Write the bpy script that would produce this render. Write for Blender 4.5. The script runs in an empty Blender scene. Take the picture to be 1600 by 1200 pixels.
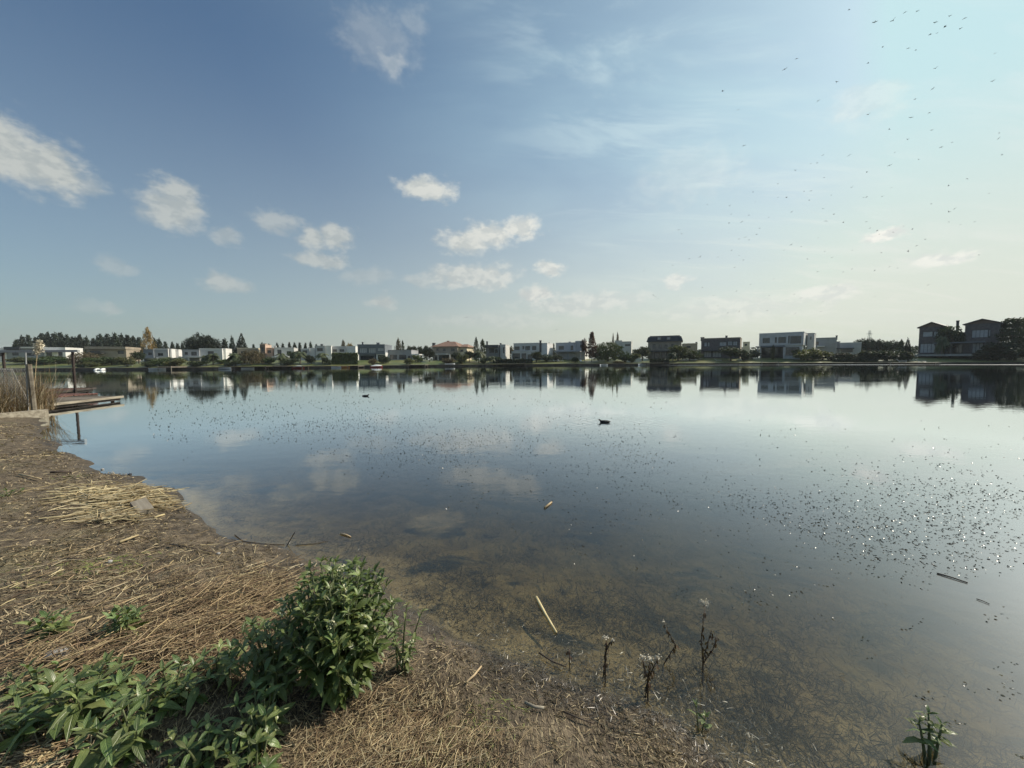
import bpy, math, random
import numpy as np
from mathutils import Vector, Matrix

rnd = random.Random(11)
rng = np.random.default_rng(11)
sc = bpy.context.scene
COL = sc.collection

# ------------------------------------------------------------------ camera
CAMZ = 1.75
FPX = 601.0
PITCH = math.radians(3.57)
ROLL = 0.0063
cam = bpy.data.cameras.new('camera')
cam_ob = bpy.data.objects.new('camera', cam)
COL.objects.link(cam_ob)
sc.camera = cam_ob
cam.sensor_width = 36.0
cam.lens = 36.0 * FPX / 1600.0
cam.clip_start = 0.05
cam.clip_end = 9000.0
FW = Vector((0, math.cos(PITCH), -math.sin(PITCH)))
U0 = Vector((0, math.sin(PITCH), math.cos(PITCH)))
R0 = Vector((1, 0, 0))
RT = R0 * math.cos(ROLL) - U0 * math.sin(ROLL)
UP = U0 * math.cos(ROLL) + R0 * math.sin(ROLL)
M = Matrix((RT, UP, -FW)).transposed().to_4x4()
M.translation = Vector((0, 0, CAMZ))
cam_ob.matrix_world = M

# ------------------------------------------------------------------ sun and sky
SUN_AZ, SUN_EL = math.radians(66), math.radians(38)
SUN = Vector((math.sin(SUN_AZ) * math.cos(SUN_EL), math.cos(SUN_AZ) * math.cos(SUN_EL), math.sin(SUN_EL)))
sun = bpy.data.lights.new('sun', 'SUN')
sun.energy = 5.0
sun.angle = math.radians(0.6)
sun.color = (1.0, 0.90, 0.76)
sun_ob = bpy.data.objects.new('sun', sun)
COL.objects.link(sun_ob)
sun_ob.rotation_euler = SUN.to_track_quat('Z', 'Y').to_euler()
sun_ob.location = (60, 30, 60)

vs = sc.view_settings
vs.view_transform = 'Standard'
vs.look = 'None'
vs.exposure = 0.0
vs.gamma = 1.0
vs.use_curve_mapping = False
sc.render.engine = 'CYCLES'
cy = sc.cycles
cy.use_denoising = True
cy.use_adaptive_sampling = True
cy.adaptive_threshold = 0.02
cy.max_bounces = 8
cy.diffuse_bounces = 3
cy.glossy_bounces = 3
cy.transmission_bounces = 4
cy.transparent_max_bounces = 12
cy.volume_bounces = 0
cy.caustics_reflective = False
cy.caustics_refractive = False
cy.sample_clamp_indirect = 4.0


class NT:
    """short helper to wire shader nodes"""
    def __init__(s, tree):
        s.t = tree

    def n(s, typ, **kw):
        nd = s.t.nodes.new(typ)
        for k, v in kw.items():
            setattr(nd, k, v)
        return nd

    def put(s, sock, v):
        if v is None:
            return
        if isinstance(v, bpy.types.NodeSocket):
            s.t.links.new(v, sock)
        elif isinstance(v, (tuple, list, Vector)):
            v = tuple(v)
            if sock.type == 'RGBA' and len(v) == 3:
                v = v + (1.0,)
            sock.default_value = v
        else:
            sock.default_value = v

    def m(s, op, a, b=None, c=None, clamp=False):
        nd = s.n('ShaderNodeMath', operation=op, use_clamp=clamp)
        for i, v in enumerate((a, b, c)):
            s.put(nd.inputs[i], v)
        return nd.outputs[0]

    def vm(s, op, a, b=None, out=0, scale=None):
        nd = s.n('ShaderNodeVectorMath', operation=op)
        s.put(nd.inputs[0], a)
        s.put(nd.inputs[1], b)
        if scale is not None:
            s.put(nd.inputs['Scale'], scale)
        return nd.outputs[out]

    def mr(s, v, a, b, c=0.0, d=1.0, smooth=True):
        nd = s.n('ShaderNodeMapRange', interpolation_type='SMOOTHSTEP' if smooth else 'LINEAR')
        for i, x in enumerate((v, a, b, c, d)):
            s.put(nd.inputs[i], x)
        return nd.outputs[0]

    def mix(s, f, a, b, blend='MIX'):
        nd = s.n('ShaderNodeMix', data_type='RGBA', blend_type=blend, clamp_factor=True)
        s.put(nd.inputs[0], f)
        s.put(nd.inputs[6], a)
        s.put(nd.inputs[7], b)
        return nd.outputs[2]

    def noise(s, vec, scale, detail=3.0, rough=0.55, dist=0.0, out=0, dim='3D'):
        nd = s.n('ShaderNodeTexNoise', noise_dimensions=dim)
        s.put(nd.inputs['Vector'], vec)
        nd.inputs['Scale'].default_value = scale
        nd.inputs['Detail'].default_value = detail
        nd.inputs['Roughness'].default_value = rough
        nd.inputs['Distortion'].default_value = dist
        return nd.outputs[out]

    def mapping(s, vec, scale=(1, 1, 1), rot=(0, 0, 0), loc=(0, 0, 0)):
        nd = s.n('ShaderNodeMapping')
        s.put(nd.inputs['Vector'], vec)
        nd.inputs['Scale'].default_value = scale
        nd.inputs['Rotation'].default_value = rot
        nd.inputs['Location'].default_value = loc
        return nd.outputs[0]


# pixel (of the 1600 x 1200 photograph) to directions and places
def ray(px, py):
    return FW + RT * ((px - 800) / FPX) - UP * ((py - 600) / FPX)


def on_plane(px, py, z=0.0):
    d = ray(px, py)
    t = (z - CAMZ) / d.z
    return Vector((0, 0, CAMZ)) + d * t


def hor(px):
    return 562.5 - (px - 800) * ROLL


def at(px, D, py=None):
    """place in column px at world depth D; its height follows py (horizon if None)"""
    d = ray(px, hor(px) if py is None else py)
    t = D / d.y
    return Vector((d.x * t, D, CAMZ + d.z * t))


def azel(px, py):
    d = ray(px, py).normalized()
    return math.atan2(d.x, d.y), math.asin(d.z)


W = bpy.data.worlds.new('World')
sc.world = W
W.use_nodes = True
W.cycles.sampling_method = 'MANUAL'
W.cycles.sample_map_resolution = 256
w = NT(W.node_tree)
bg = W.node_tree.nodes['Background']
SKYK = 0.094
bg.inputs[1].default_value = SKYK
sky = w.n('ShaderNodeTexSky', sky_type='NISHITA', sun_disc=False)
sky.sun_elevation = SUN_EL
sky.sun_rotation = SUN_AZ
sky.dust_density = 1.5
sky.air_density = 1.0
sky.ozone_density = 1.7
dirn = w.vm('NORMALIZE', w.n('ShaderNodeTexCoord').outputs['Generated'])
sep = w.n('ShaderNodeSeparateXYZ')
w.put(sep.inputs[0], dirn)
az = w.m('ARCTAN2', sep.outputs[0], sep.outputs[1])
el = w.m('ARCSINE', sep.outputs[2])
cosg = w.vm('DOT_PRODUCT', dirn, tuple(SUN), out=1)
warm = w.mr(cosg, 0.0, 0.95)                       # closeness to the sun
skyc = w.mix(1.0, sky.outputs[0], (0.93, 1.10, 1.13), 'MULTIPLY')


def lin(r, g, b):
    f = lambda v: (v / 255 / 12.92) if v <= 10 else ((v / 255 + 0.055) / 1.055) ** 2.4
    return (f(r), f(g), f(b))


def over(c):
    return tuple(v / SKYK for v in c)


# thin bright haze: thickest near the horizon, brighter towards the sun
hz = w.mr(el, 0.0, 0.62, 1.0, 0.0, smooth=False)
hz = w.m('MULTIPLY', w.m('POWER', hz, 1.7), w.mr(cosg, -0.35, 0.6, 0.62, 1.0))
hcol = w.mix(w.mr(cosg, -0.35, 0.85, smooth=False), over(lin(150, 162, 160)), over(lin(234, 234, 214)))
c1 = w.mix(w.m('MULTIPLY', hz, 0.93), skyc, hcol)
# high veil of thin cloud in long streaks around the sun
fl = w.n('ShaderNodeCombineXYZ')
sz = w.m('ADD', w.m('MAXIMUM', sep.outputs[2], 0.0), 0.16)
w.put(fl.inputs[0], w.m('DIVIDE', sep.outputs[0], sz))
w.put(fl.inputs[1], w.m('DIVIDE', sep.outputs[1], sz))
flat = fl.outputs[0]
vn = w.noise(w.mapping(flat, (0.55, 1.5, 1), (0, 0, math.radians(-38))), 1.3, 5, 0.55, 0.5)
veil = w.m('MULTIPLY', w.m('POWER', w.mr(cosg, 0.2, 1.05, smooth=False), 1.4), w.mr(vn, 0.30, 0.72, 0.45, 1.0))
veilc = w.mix(w.mr(el, 0.05, 0.5), over(lin(228, 233, 219)), over(lin(201, 233, 238)))
c1 = w.vm('MINIMUM', c1, veilc)
c2 = w.mix(w.m('MULTIPLY', veil, 1.0), c1, veilc)
# wispy streaks inside the veil
wn = w.noise(w.mapping(flat, (0.8, 2.6, 1), (0, 0, math.radians(-42)), (1.7, 0.4, 0)), 1.9, 7, 0.62, 0.9)
wm = w.m('MULTIPLY', w.mr(wn, 0.46, 0.70), w.mr(cosg, 0.50, 0.80, 0.0, 0.5))
c2 = w.mix(wm, c2, w.mix(w.mr(el, 0.05, 0.5), over(lin(238, 239, 228)), over(lin(218, 238, 241))))
# separate cumulus clouds
CL = [(0, 228, 86, 54, .78), (62, 258, 82, 52, .78), (105, 280, 62, 32, .42), (272, 320, 48, 40, .62), (356, 368, 30, 15, .36), (430, 349, 36, 18, .42),
      (490, 371, 26, 19, .62), (524, 369, 32, 19, .62), (504, 404, 46, 14, .55), (578, 430, 38, 15, .26), (182, 417, 34, 18, .26),
      (345, 441, 34, 16, .5), (376, 450, 26, 12, .4), (165, 484, 24, 12, .34), (128, 478, 28, 10, .16), (666, 297, 47, 19, .75),
      (728, 376, 46, 21, .8), (768, 368, 44, 22, .8), (810, 356, 40, 17, .78), (738, 430, 74, 20, .62), (650, 438, 24, 10, .36),
      (858, 419, 28, 13, .66), (842, 458, 34, 13, .72), (596, 471, 23, 13, .56), (905, 474, 110, 18, .45), (590, 66, 66, 52, .15),
      (612, 95, 28, 22, .28), (650, 30, 24, 28, .14), (1385, 371, 40, 9, .85), (1465, 400, 56, 13, .6), (1290, 460, 60, 15, .5),
      (1056, 440, 26, 12, .5), (1350, 158, 70, 30, .20), (1075, 275, 100, 45, .12), (760, 502, 120, 14, .25), (1150, 480, 150, 22, .3)]
ae = w.n('ShaderNodeCombineXYZ')
w.put(ae.inputs[0], az)
w.put(ae.inputs[1], el)
aev = ae.outputs[0]
wp = w.noise(w.mapping(aev, (1, 1.5, 1)), 11.0, 4, 0.6, out=1)
wpv = w.vm('MULTIPLY', w.vm('SUBTRACT', wp, (0.5, 0.5, 0.5)), (0.075, 0.055, 0))
aew = w.vm('ADD', aev, wpv)
fine = w.noise(w.mapping(aev, (1, 1.6, 1)), 26.0, 6, 0.62)
nz = w.m('MULTIPLY', w.m('SUBTRACT', fine, 0.5), 1.5)
fine2 = w.noise(w.mapping(aev, (1, 1.6, 1), loc=(0.022, 0.034, 0)), 26.0, 3, 0.6)
dens = None
for (cx, cyy, rx, ry, st) in CL:
    a0, e0 = azel(cx, cyy)
    a1 = azel(cx + rx, cyy)[0] - a0
    e1 = abs(azel(cx, cyy + ry)[1] - e0)
    v = w.vm('MULTIPLY', w.vm('SUBTRACT', aew, (a0, e0, 0)), (1 / a1, 1 / e1, 0))
    ln = w.m('ADD', w.vm('LENGTH', v, out=1), nz)
    dd = w.mr(ln, 1.26, 0.40, 0.0, min(st * 1.32, .95))
    dens = dd if dens is None else w.m('MAXIMUM', dens, dd)
ccol = w.mix(warm, over(lin(196, 200, 196)), over(lin(252, 251, 242)))
ccol = w.mix(w.mr(w.m('SUBTRACT', fine2, fine), -0.12, 0.12), w.mix(1.0, ccol, (0.80, 0.83, 0.86), 'MULTIPLY'), ccol)
c3 = w.mix(dens, c2, ccol)
w.put(bg.inputs[0], c3)

# ------------------------------------------------------------------ helpers for objects
def link(o, parent=None):
    COL.objects.link(o)
    if parent is not None:
        o.parent = parent
    return o


def tag(o, label=None, cat=None, group=None, kind=None):
    if label:
        o['label'] = label
    if cat:
        o['category'] = cat
    if group:
        o['group'] = group
    if kind:
        o['kind'] = kind
    return o


def empty(name, loc=(0, 0, 0), rz=0.0, parent=None):
    o = bpy.data.objects.new(name, None)
    o.empty_display_size = 0.2
    o.location = loc
    o.rotation_euler = (0, 0, rz)
    return link(o, parent)


def mesh_np(name, V, F, smooth=False, cols=None):
    """V (n,3), F (m,k) of equal-sided faces; cols: one RGB per vertex"""
    V = np.asarray(V, np.float32)
    F = np.asarray(F, np.int32)
    me = bpy.data.meshes.new(name)
    me.vertices.add(len(V))
    me.vertices.foreach_set('co', V.ravel())
    k = F.shape[1]
    me.loops.add(F.size)
    me.loops.foreach_set('vertex_index', F.ravel())
    me.polygons.add(len(F))
    me.polygons.foreach_set('loop_start', np.arange(0, F.size, k, dtype=np.int32))
    if smooth:
        me.polygons.foreach_set('use_smooth', np.ones(len(F), bool))
    if cols is not None:
        at_ = me.attributes.new('tint', 'FLOAT_COLOR', 'POINT')
        c4 = np.ones((len(V), 4), np.float32)
        c4[:, :3] = cols
        at_.data.foreach_set('color', c4.ravel())
    me.update(calc_edges=True)
    return me


def ob(name, me, mat=None, parent=None):
    o = bpy.data.objects.new(name, me)
    if mat is not None and not me.materials:
        me.materials.append(mat)
    return link(o, parent)


class MB:
    """collects simple solids into one mesh"""
    def __init__(s):
        s.v = []
        s.f = []

    def box(s, x0, x1, y0, y1, z0, z1):
        i = len(s.v)
        s.v += [(x0, y0, z0), (x1, y0, z0), (x1, y1, z0), (x0, y1, z0), (x0, y0, z1), (x1, y0, z1), (x1, y1, z1), (x0, y1, z1)]
        s.f += [(i, i + 3, i + 2, i + 1), (i + 4, i + 5, i + 6, i + 7), (i, i + 1, i + 5, i + 4), (i + 1, i + 2, i + 6, i + 5), (i + 2, i + 3, i + 7, i + 6), (i + 3, i, i + 4, i + 7)]
        return s

    def poly(s, pts, faces):
        i = len(s.v)
        s.v += [tuple(p) for p in pts]
        s.f += [tuple(i + k for k in f) for f in faces]
        return s

    def tube(s, pts, r, n=6, cap=True):
        """tube along pts; r a number or one radius for each point"""
        pts = [Vector(p) for p in pts]
        rs = r if isinstance(r, (list, tuple)) else [r] * len(pts)
        base = len(s.v)
        prev = None
        for k, p in enumerate(pts):
            t = (pts[min(k + 1, len(pts) - 1)] - pts[max(k - 1, 0)]).normalized()
            if prev is None:
                a = t.orthogonal().normalized()
            else:
                a = (prev - t * prev.dot(t)).normalized()
            prev = a
            b = t.cross(a)
            for j in range(n):
                an = 2 * math.pi * j / n
                s.v.append(tuple(p + (a * math.cos(an) + b * math.sin(an)) * rs[k]))
        for k in range(len(pts) - 1):
            for j in range(n):
                j2 = (j + 1) % n
                s.f.append((base + k * n + j, base + k * n + j2, base + (k + 1) * n + j2, base + (k + 1) * n + j))
        if cap:
            s.f.append(tuple(base + j for j in range(n))[::-1])
            s.f.append(tuple(base + (len(pts) - 1) * n + j for j in range(n)))
        return s

    def loft(s, rings, cap=True):
        base = len(s.v)
        n = len(rings[0])
        for rg in rings:
            s.v += [tuple(p) for p in rg]
        for k in range(len(rings) - 1):
            for j in range(n):
                j2 = (j + 1) % n
                s.f.append((base + k * n + j, base + k * n + j2, base + (k + 1) * n + j2, base + (k + 1) * n + j))
        if cap:
            s.f.append(tuple(base + j for j in range(n))[::-1])
            s.f.append(tuple(base + (len(rings) - 1) * n + j for j in range(n)))
        return s

    def mesh(s, name, smooth=False):
        me = bpy.data.meshes.new(name)
        me.from_pydata(s.v, [], s.f)
        if smooth:
            me.polygons.foreach_set('use_smooth', [True] * len(me.polygons))
        me.update()
        return me

    def build(s, name, mat, parent=None, smooth=False):
        return ob(name, s.mesh(name, smooth), mat, parent)


# ------------------------------------------------------------------ materials
def principled(name):
    m = bpy.data.materials.new(name)
    m.use_nodes = True
    t = NT(m.node_tree)
    return m, t, m.node_tree.nodes['Principled BSDF'], m.node_tree.nodes['Material Output']


def plain(name, c, rough=0.7, var=0.25, scale=3.0, bump=0.0, spec=0.4, c2=None, stretch=(1, 1, 1), rand=0.0, metal=0.0):
    """base colour broken up by noise, a little relief"""
    m, t, p, out = principled(name)
    co = t.n('ShaderNodeTexCoord').outputs['Object']
    co = t.mapping(co, stretch)
    nz = t.noise(co, scale, 6, 0.62)
    d = c2 if c2 else tuple(v * (1 - var) for v in c)
    b = c if c2 else tuple(min(v * (1 + var * 0.5), 0.95) for v in c)
    colr = t.mix(t.mr(nz, 0.3, 0.7), d, b)
    if rand:
        r = t.n('ShaderNodeObjectInfo').outputs['Random']
        h = t.n('ShaderNodeHueSaturation')
        t.put(h.inputs['Hue'], t.mr(r, 0, 1, 0.5 - rand * 0.08, 0.5 + rand * 0.08, False))
        t.put(h.inputs['Value'], t.mr(t.m('FRACT', t.m('MULTIPLY', r, 7.31)), 0, 1, 1 - rand, 1 + rand, False))
        t.put(h.inputs['Color'], colr)
        colr = h.outputs[0]
    t.put(p.inputs['Base Color'], colr)
    t.put(p.inputs['Roughness'], t.mr(nz, 0.2, 0.8, min(rough + 0.1, 1), max(rough - 0.1, 0.05)))
    p.inputs['Specular IOR Level'].default_value = spec
    p.inputs['Metallic'].default_value = metal
    if bump:
        bn = t.n('ShaderNodeBump')
        bn.inputs['Strength'].default_value = 0.6
        bn.inputs['Distance'].default_value = bump
        t.put(bn.inputs['Height'], nz)
        t.put(p.inputs['Normal'], bn.outputs[0])
    return m


def leafmat(name, c, c2, rough=0.55, trans=0.3, tint=False, scale=4.0, rand=0.25, vein=False, spec=0.3):
    """foliage: two greens, per-object variation, some light through the blade"""
    m, t, p, out = principled(name)
    co = t.n('ShaderNodeTexCoord').outputs['Object']
    geo = t.n('ShaderNodeNewGeometry')
    nz = t.noise(geo.outputs['Position'], scale, 4, 0.6)
    colr = t.mix(t.mr(nz, 0.32, 0.68), c, c2)
    if tint:
        a = t.n('ShaderNodeAttribute', attribute_name='tint')
        colr = t.mix(1.0, colr, a.outputs['Color'], 'MULTIPLY')
    r = t.n('ShaderNodeObjectInfo').outputs['Random']
    h = t.n('ShaderNodeHueSaturation')
    t.put(h.inputs['Hue'], t.mr(r, 0, 1, 0.5 - rand * 0.10, 0.5 + rand * 0.06, False))
    t.put(h.inputs['Value'], t.mr(t.m('FRACT', t.m('MULTIPLY', r, 5.77)), 0, 1, 1 - rand, 1 + rand, False))
    t.put(h.inputs['Color'], colr)
    colr = h.outputs[0]
    if vein:
        s = t.n('ShaderNodeSeparateXYZ')
        t.put(s.inputs[0], co)
        ax = t.m('ABSOLUTE', s.outputs[0])
        rib = t.mr(ax, 0.0, 0.022, 1.0, 0.0)
        side = t.m('SUBTRACT', t.m('MULTIPLY', s.outputs[1], 9.0), t.m('MULTIPLY', ax, 13.0))
        sv = t.mr(t.m('ABSOLUTE', t.m('SUBTRACT', t.m('FRACT', side), 0.5)), 0.0, 0.12, 0.6, 0.0)
        vv = t.m('MAXIMUM', rib, sv)
        colr = t.mix(t.m('MULTIPLY', vv, 0.55), colr, t.mix(0.5, colr, (0.32, 0.40, 0.16)))
        bn = t.n('ShaderNodeBump')
        bn.inputs['Strength'].default_value = 0.5
        bn.inputs['Distance'].default_value = 0.004
        bn.invert = True
        t.put(bn.inputs['Height'], vv)
        t.put(p.inputs['Normal'], bn.outputs[0])
    t.put(p.inputs['Base Color'], colr)
    p.inputs['Roughness'].default_value = rough
    p.inputs['Specular IOR Level'].default_value = spec
    if trans:
        tr = t.n('ShaderNodeBsdfTranslucent')
        t.put(tr.inputs[0], t.mix(1.0, colr, (1.25, 1.3, 0.55), 'MULTIPLY'))
        mx = t.n('ShaderNodeMixShader')
        mx.inputs[0].default_value = trans
        t.put(mx.inputs[1], p.outputs[0])
        t.put(mx.inputs[2], tr.outputs[0])
        t.put(out.inputs[0], mx.outputs[0])
    return m


MT = {}
MT['white'] = plain('white_render', (0.74, 0.73, 0.70), 0.7, 0.10, 0.6)
MT['offwhite'] = plain('offwhite_render', (0.58, 0.57, 0.54), 0.75, 0.12, 0.5)
MT['cream'] = plain('cream_render', (0.68, 0.60, 0.44), 0.75, 0.12, 0.5)
MT['pink'] = plain('pink_render', (0.55, 0.40, 0.31), 0.75, 0.12, 0.6)
MT['grey'] = plain('grey_render', (0.30, 0.31, 0.32), 0.75, 0.15, 0.5)
MT['bluegrey'] = plain('bluegrey_render', (0.16, 0.18, 0.20), 0.7, 0.15, 0.5)
MT['palegrey'] = plain('palegrey_render', (0.44, 0.45, 0.46), 0.75, 0.12, 0.5)
MT['tan'] = plain('tan_render', (0.32, 0.27, 0.21), 0.8, 0.2, 0.6)
MT['brown'] = plain('brown_render', (0.17, 0.12, 0.09), 0.8, 0.2, 0.6)
MT['darkbrick'] = plain('dark_brick', (0.13, 0.115, 0.115), 0.8, 0.3, 2.0, 0.01)
MT['slate'] = plain('dark_roofing', (0.045, 0.05, 0.06), 0.6, 0.3, 2.0, 0.01)
MT['tile'] = plain('clay_roof_tile', (0.25, 0.15, 0.105), 0.8, 0.35, 1.5, 0.02)
MT['concrete'] = plain('concrete', (0.36, 0.35, 0.33), 0.85, 0.25, 1.5, 0.01)
MT['glass'] = plain('window_glass', (0.03, 0.035, 0.04), 0.07, 0.2, 0.4, 0, 0.8)
MT['frame_dark'] = plain('dark_window_frame', (0.035, 0.036, 0.04), 0.5, 0.2, 2)
MT['frame_white'] = plain('white_window_frame', (0.70, 0.70, 0.68), 0.5, 0.1, 2)
MT['pale_pane'] = plain('pale_window_pane', (0.46, 0.47, 0.47), 0.8, 0.15, 2)  # pale panes; on the gabled house they paint in the reflected sky
MT['near_black'] = plain('near_black_render', (0.05, 0.05, 0.05), 0.9, 0.2, 2)  # near-black tone of the loggia wall and one porch roof
MT['bulk'] = plain('bulkhead_timber', (0.075, 0.062, 0.05), 0.85, 0.45, 1.2, 0.02)
MT['wood'] = plain('weathered_wood', (0.28, 0.24, 0.19), 0.85, 0.0, 9, 0.004, 0.25, (0.13, 0.105, 0.08), (1, 0.15, 1), 0.2)
MT['palewood'] = plain('pale_weathered_wood', (0.42, 0.38, 0.30), 0.85, 0, 9, 0.004, 0.25, (0.20, 0.17, 0.13), (1, 0.12, 1), 0.1)
MT['redwood'] = plain('faded_red_wood', (0.23, 0.11, 0.085), 0.85, 0, 8, 0.003, 0.25, (0.11, 0.06, 0.05), (1, 0.15, 1), 0.25)
MT['darkwood'] = plain('dark_wet_wood', (0.07, 0.055, 0.045), 0.7, 0.4, 8, 0.003, 0.4)
MT['rust'] = plain('rusted_steel', (0.055, 0.040, 0.034), 0.8, 0.4, 14, 0.001)
MT['galv'] = plain('galvanised_wire', (0.34, 0.35, 0.35), 0.55, 0.2, 20)
MT['gelcoat'] = plain('white_gelcoat', (0.78, 0.78, 0.75), 0.35, 0.06, 2)
MT['orange'] = plain('orange_hull', (0.62, 0.26, 0.08), 0.45, 0.1, 2)
MT['red'] = plain('red_hull', (0.42, 0.06, 0.05), 0.45, 0.1, 2)
MT['bluehull'] = plain('pale_blue_hull', (0.30, 0.45, 0.52), 0.4, 0.1, 2)
MT['bark'] = plain('bark', (0.10, 0.08, 0.06), 0.9, 0.4, 6, 0.02)
MT['palmbark'] = plain('palm_bark', (0.20, 0.165, 0.12), 0.9, 0.4, 8, 0.02)
MT['pine'] = leafmat('dark_conifer', (0.022, 0.032, 0.022), (0.045, 0.060, 0.036), 0.7, 0.12, rand=0.3, scale=0.6)
MT['green'] = leafmat('mid_green_leaves', (0.040, 0.062, 0.024), (0.080, 0.108, 0.040), 0.6, 0.25, rand=0.3, scale=0.8)
MT['dark'] = leafmat('dark_green_leaves', (0.024, 0.037, 0.020), (0.050, 0.066, 0.032), 0.6, 0.2, rand=0.3, scale=0.8)
MT['olive'] = leafmat('olive_leaves', (0.085, 0.095, 0.038), (0.145, 0.150, 0.062), 0.6, 0.25, rand=0.25, scale=0.8)
MT['autumn'] = leafmat('yellowed_leaves', (0.20, 0.145, 0.060), (0.33, 0.245, 0.11), 0.7, 0.25, rand=0.15, scale=0.8)
MT['rusty'] = leafmat('rust_brown_leaves', (0.075, 0.040, 0.030), (0.13, 0.066, 0.046), 0.7, 0.2, rand=0.15, scale=0.8)
MT['brownleaf'] = leafmat('brownish_leaves', (0.10, 0.080, 0.048), (0.17, 0.135, 0.080), 0.7, 0.2, rand=0.15, scale=0.8)
MT['palm'] = leafmat('palm_frond', (0.050, 0.066, 0.032), (0.10, 0.115, 0.055), 0.55, 0.15, rand=0.25, scale=0.8)
MT['leaf'] = leafmat('herb_leaf', (0.085, 0.128, 0.034), (0.190, 0.245, 0.085), 0.38, 0.22, rand=0.36, scale=9, vein=True, spec=0.6)
MT['foliage'] = leafmat('herb_foliage', (0.072, 0.110, 0.030), (0.150, 0.200, 0.066), 0.45, 0.28, rand=0.1, scale=14, spec=0.45)
MT['stem'] = plain('green_stem', (0.11, 0.13, 0.055), 0.6, 0.3, 12)
MT['deadstem'] = plain('dead_stem', (0.065, 0.045, 0.030), 0.7, 0.4, 20)
MT['deadleaf'] = leafmat('dead_leaf', (0.045, 0.032, 0.022), (0.11, 0.075, 0.042), 0.6, 0.15, rand=0.3, scale=20)
MT['fluff'] = plain('seed_fluff', (0.72, 0.66, 0.54), 0.95, 0.3, 60)
MT['bloom'] = plain('pale_bloom', (0.70, 0.68, 0.45), 0.8, 0.2, 60)
MT['reed'] = plain('dry_reed_stalk', (0.52, 0.41, 0.23), 0.7, 0.3, 14, 0, 0.35, None, (1, 0.3, 1), 0.2)
MT['twig'] = plain('dark_twig', (0.075, 0.055, 0.042), 0.8, 0.4, 18)
MT['straw'] = leafmat('straw', (0.88, 0.88, 0.86), (1.15, 1.13, 1.10), 0.7, 0.12, True, scale=10, rand=0.0)
MT['wetlitter'] = leafmat('wet_litter', (0.80, 0.80, 0.80), (1.0, 1.0, 1.0), 0.38, 0.05, True, scale=10, rand=0.0, spec=0.7)
MT['underweed'] = leafmat('submerged_weed', (0.80, 0.80, 0.80), (1.0, 1.0, 1.0), 0.95, 0.05, True, scale=10, rand=0.0, spec=0.02)
MT['floatweed'] = leafmat('floating_weed_leaf', (0.80, 0.80, 0.80), (1.0, 1.0, 1.0), 0.27, 0.05, True, scale=10, rand=0.0, spec=0.6)
MT['plumage'] = plain('black_plumage', (0.010, 0.010, 0.011), 0.6, 0.3, 20)
MT['bill'] = plain('pale_bill', (0.62, 0.58, 0.46), 0.5, 0.1, 20)
MT['birdgrey'] = plain('flying_bird_plumage', (0.12, 0.125, 0.13), 0.8, 0.3, 4)
MT['plume'] = plain('pampas_plume', (0.66, 0.60, 0.46), 0.95, 0.2, 30)

# ------------------------------------------------------------------ terrain
def vnoise(x, y, seed=0):
    xi = np.floor(x).astype(np.int64)
    yi = np.floor(y).astype(np.int64)
    fx = x - xi
    fy = y - yi
    fx = fx * fx * (3 - 2 * fx)
    fy = fy * fy * (3 - 2 * fy)

    def h(a, b):
        n = (a * 374761393 + b * 668265263 + seed * 974634777) & 0xffffffff
        n = ((n ^ (n >> 13)) * 1274126177) & 0xffffffff
        return ((n ^ (n >> 16)) & 0xffff) / 65535.0
    return (h(xi, yi) * (1 - fx) + h(xi + 1, yi) * fx) * (1 - fy) + (h(xi, yi + 1) * (1 - fx) + h(xi + 1, yi + 1) * fx) * fy


def fbm(x, y, seed=0, o=4):
    s = 0
    a = 0.5
    for k in range(o):
        s = s + a * vnoise(x * 2 ** k, y * 2 ** k, seed + k)
        a *= 0.5
    return s


SH = [(66, 652), (74, 682), (108, 706), (160, 731), (206, 746), (250, 760), (291, 774), (284, 799), (328, 824), (375, 846), (450, 860),
      (512, 884), (600, 931), (655, 966), (722, 1001), (790, 1034), (872, 1060), (952, 1092), (1052, 1132), (1130, 1200)]
near = [(-420, 95), (-150, 52), (-60, 31), (-34, 24.5), (-25, 19.3), (-19.6, 15.2), (-16.6, 12.6)]
near += [tuple(on_plane(*p)[:2]) for p in SH]
near += [(1.6, 0.75), (3.0, -0.3), (6, -2.0), (18, -7), (60, -25), (300, -80)]
near_poly = near + [(300, -400), (-420, -400)]
SHORE = [(-700, 95), (-400, 93), (0, 92), (100, 91), (220, 88), (330, 91), (450, 96), (620, 105), (760, 116), (1000, 114), (1130, 110), (1270, 104), (1470, 95), (1600, 89)]


def shore_d(px):
    return float(np.interp(px, [p[0] for p in SHORE], [p[1] for p in SHORE]))


far = [tuple(at(p, shore_d(p))[:2]) for p in list(range(-700, 1601, 50))]
far += [(150, 76), (200, 52), (270, 5), (420, -60)]
far_poly = far + [(3000, -60), (3000, 3000), (-3000, 3000), (-3000, 95)]


def seg_dist(X, Y, poly):
    d = np.full(X.shape, 1e9)
    for (x0, y0), (x1, y1) in zip(poly[:-1], poly[1:]):
        dx, dy = x1 - x0, y1 - y0
        t = np.clip(((X - x0) * dx + (Y - y0) * dy) / (dx * dx + dy * dy), 0, 1)
        d = np.minimum(d, np.hypot(X - x0 - t * dx, Y - y0 - t * dy))
    return d


def inside(X, Y, poly):
    r = np.zeros(X.shape, bool)
    n = len(poly)
    for i in range(n):
        x0, y0 = poly[i]
        x1, y1 = poly[(i + 1) % n]
        if y0 == y1:
            continue
        c = ((y0 > Y) != (y1 > Y)) & (X < (x1 - x0) * (Y - y0) / (y1 - y0) + x0)
        r ^= c
    return r


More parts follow.
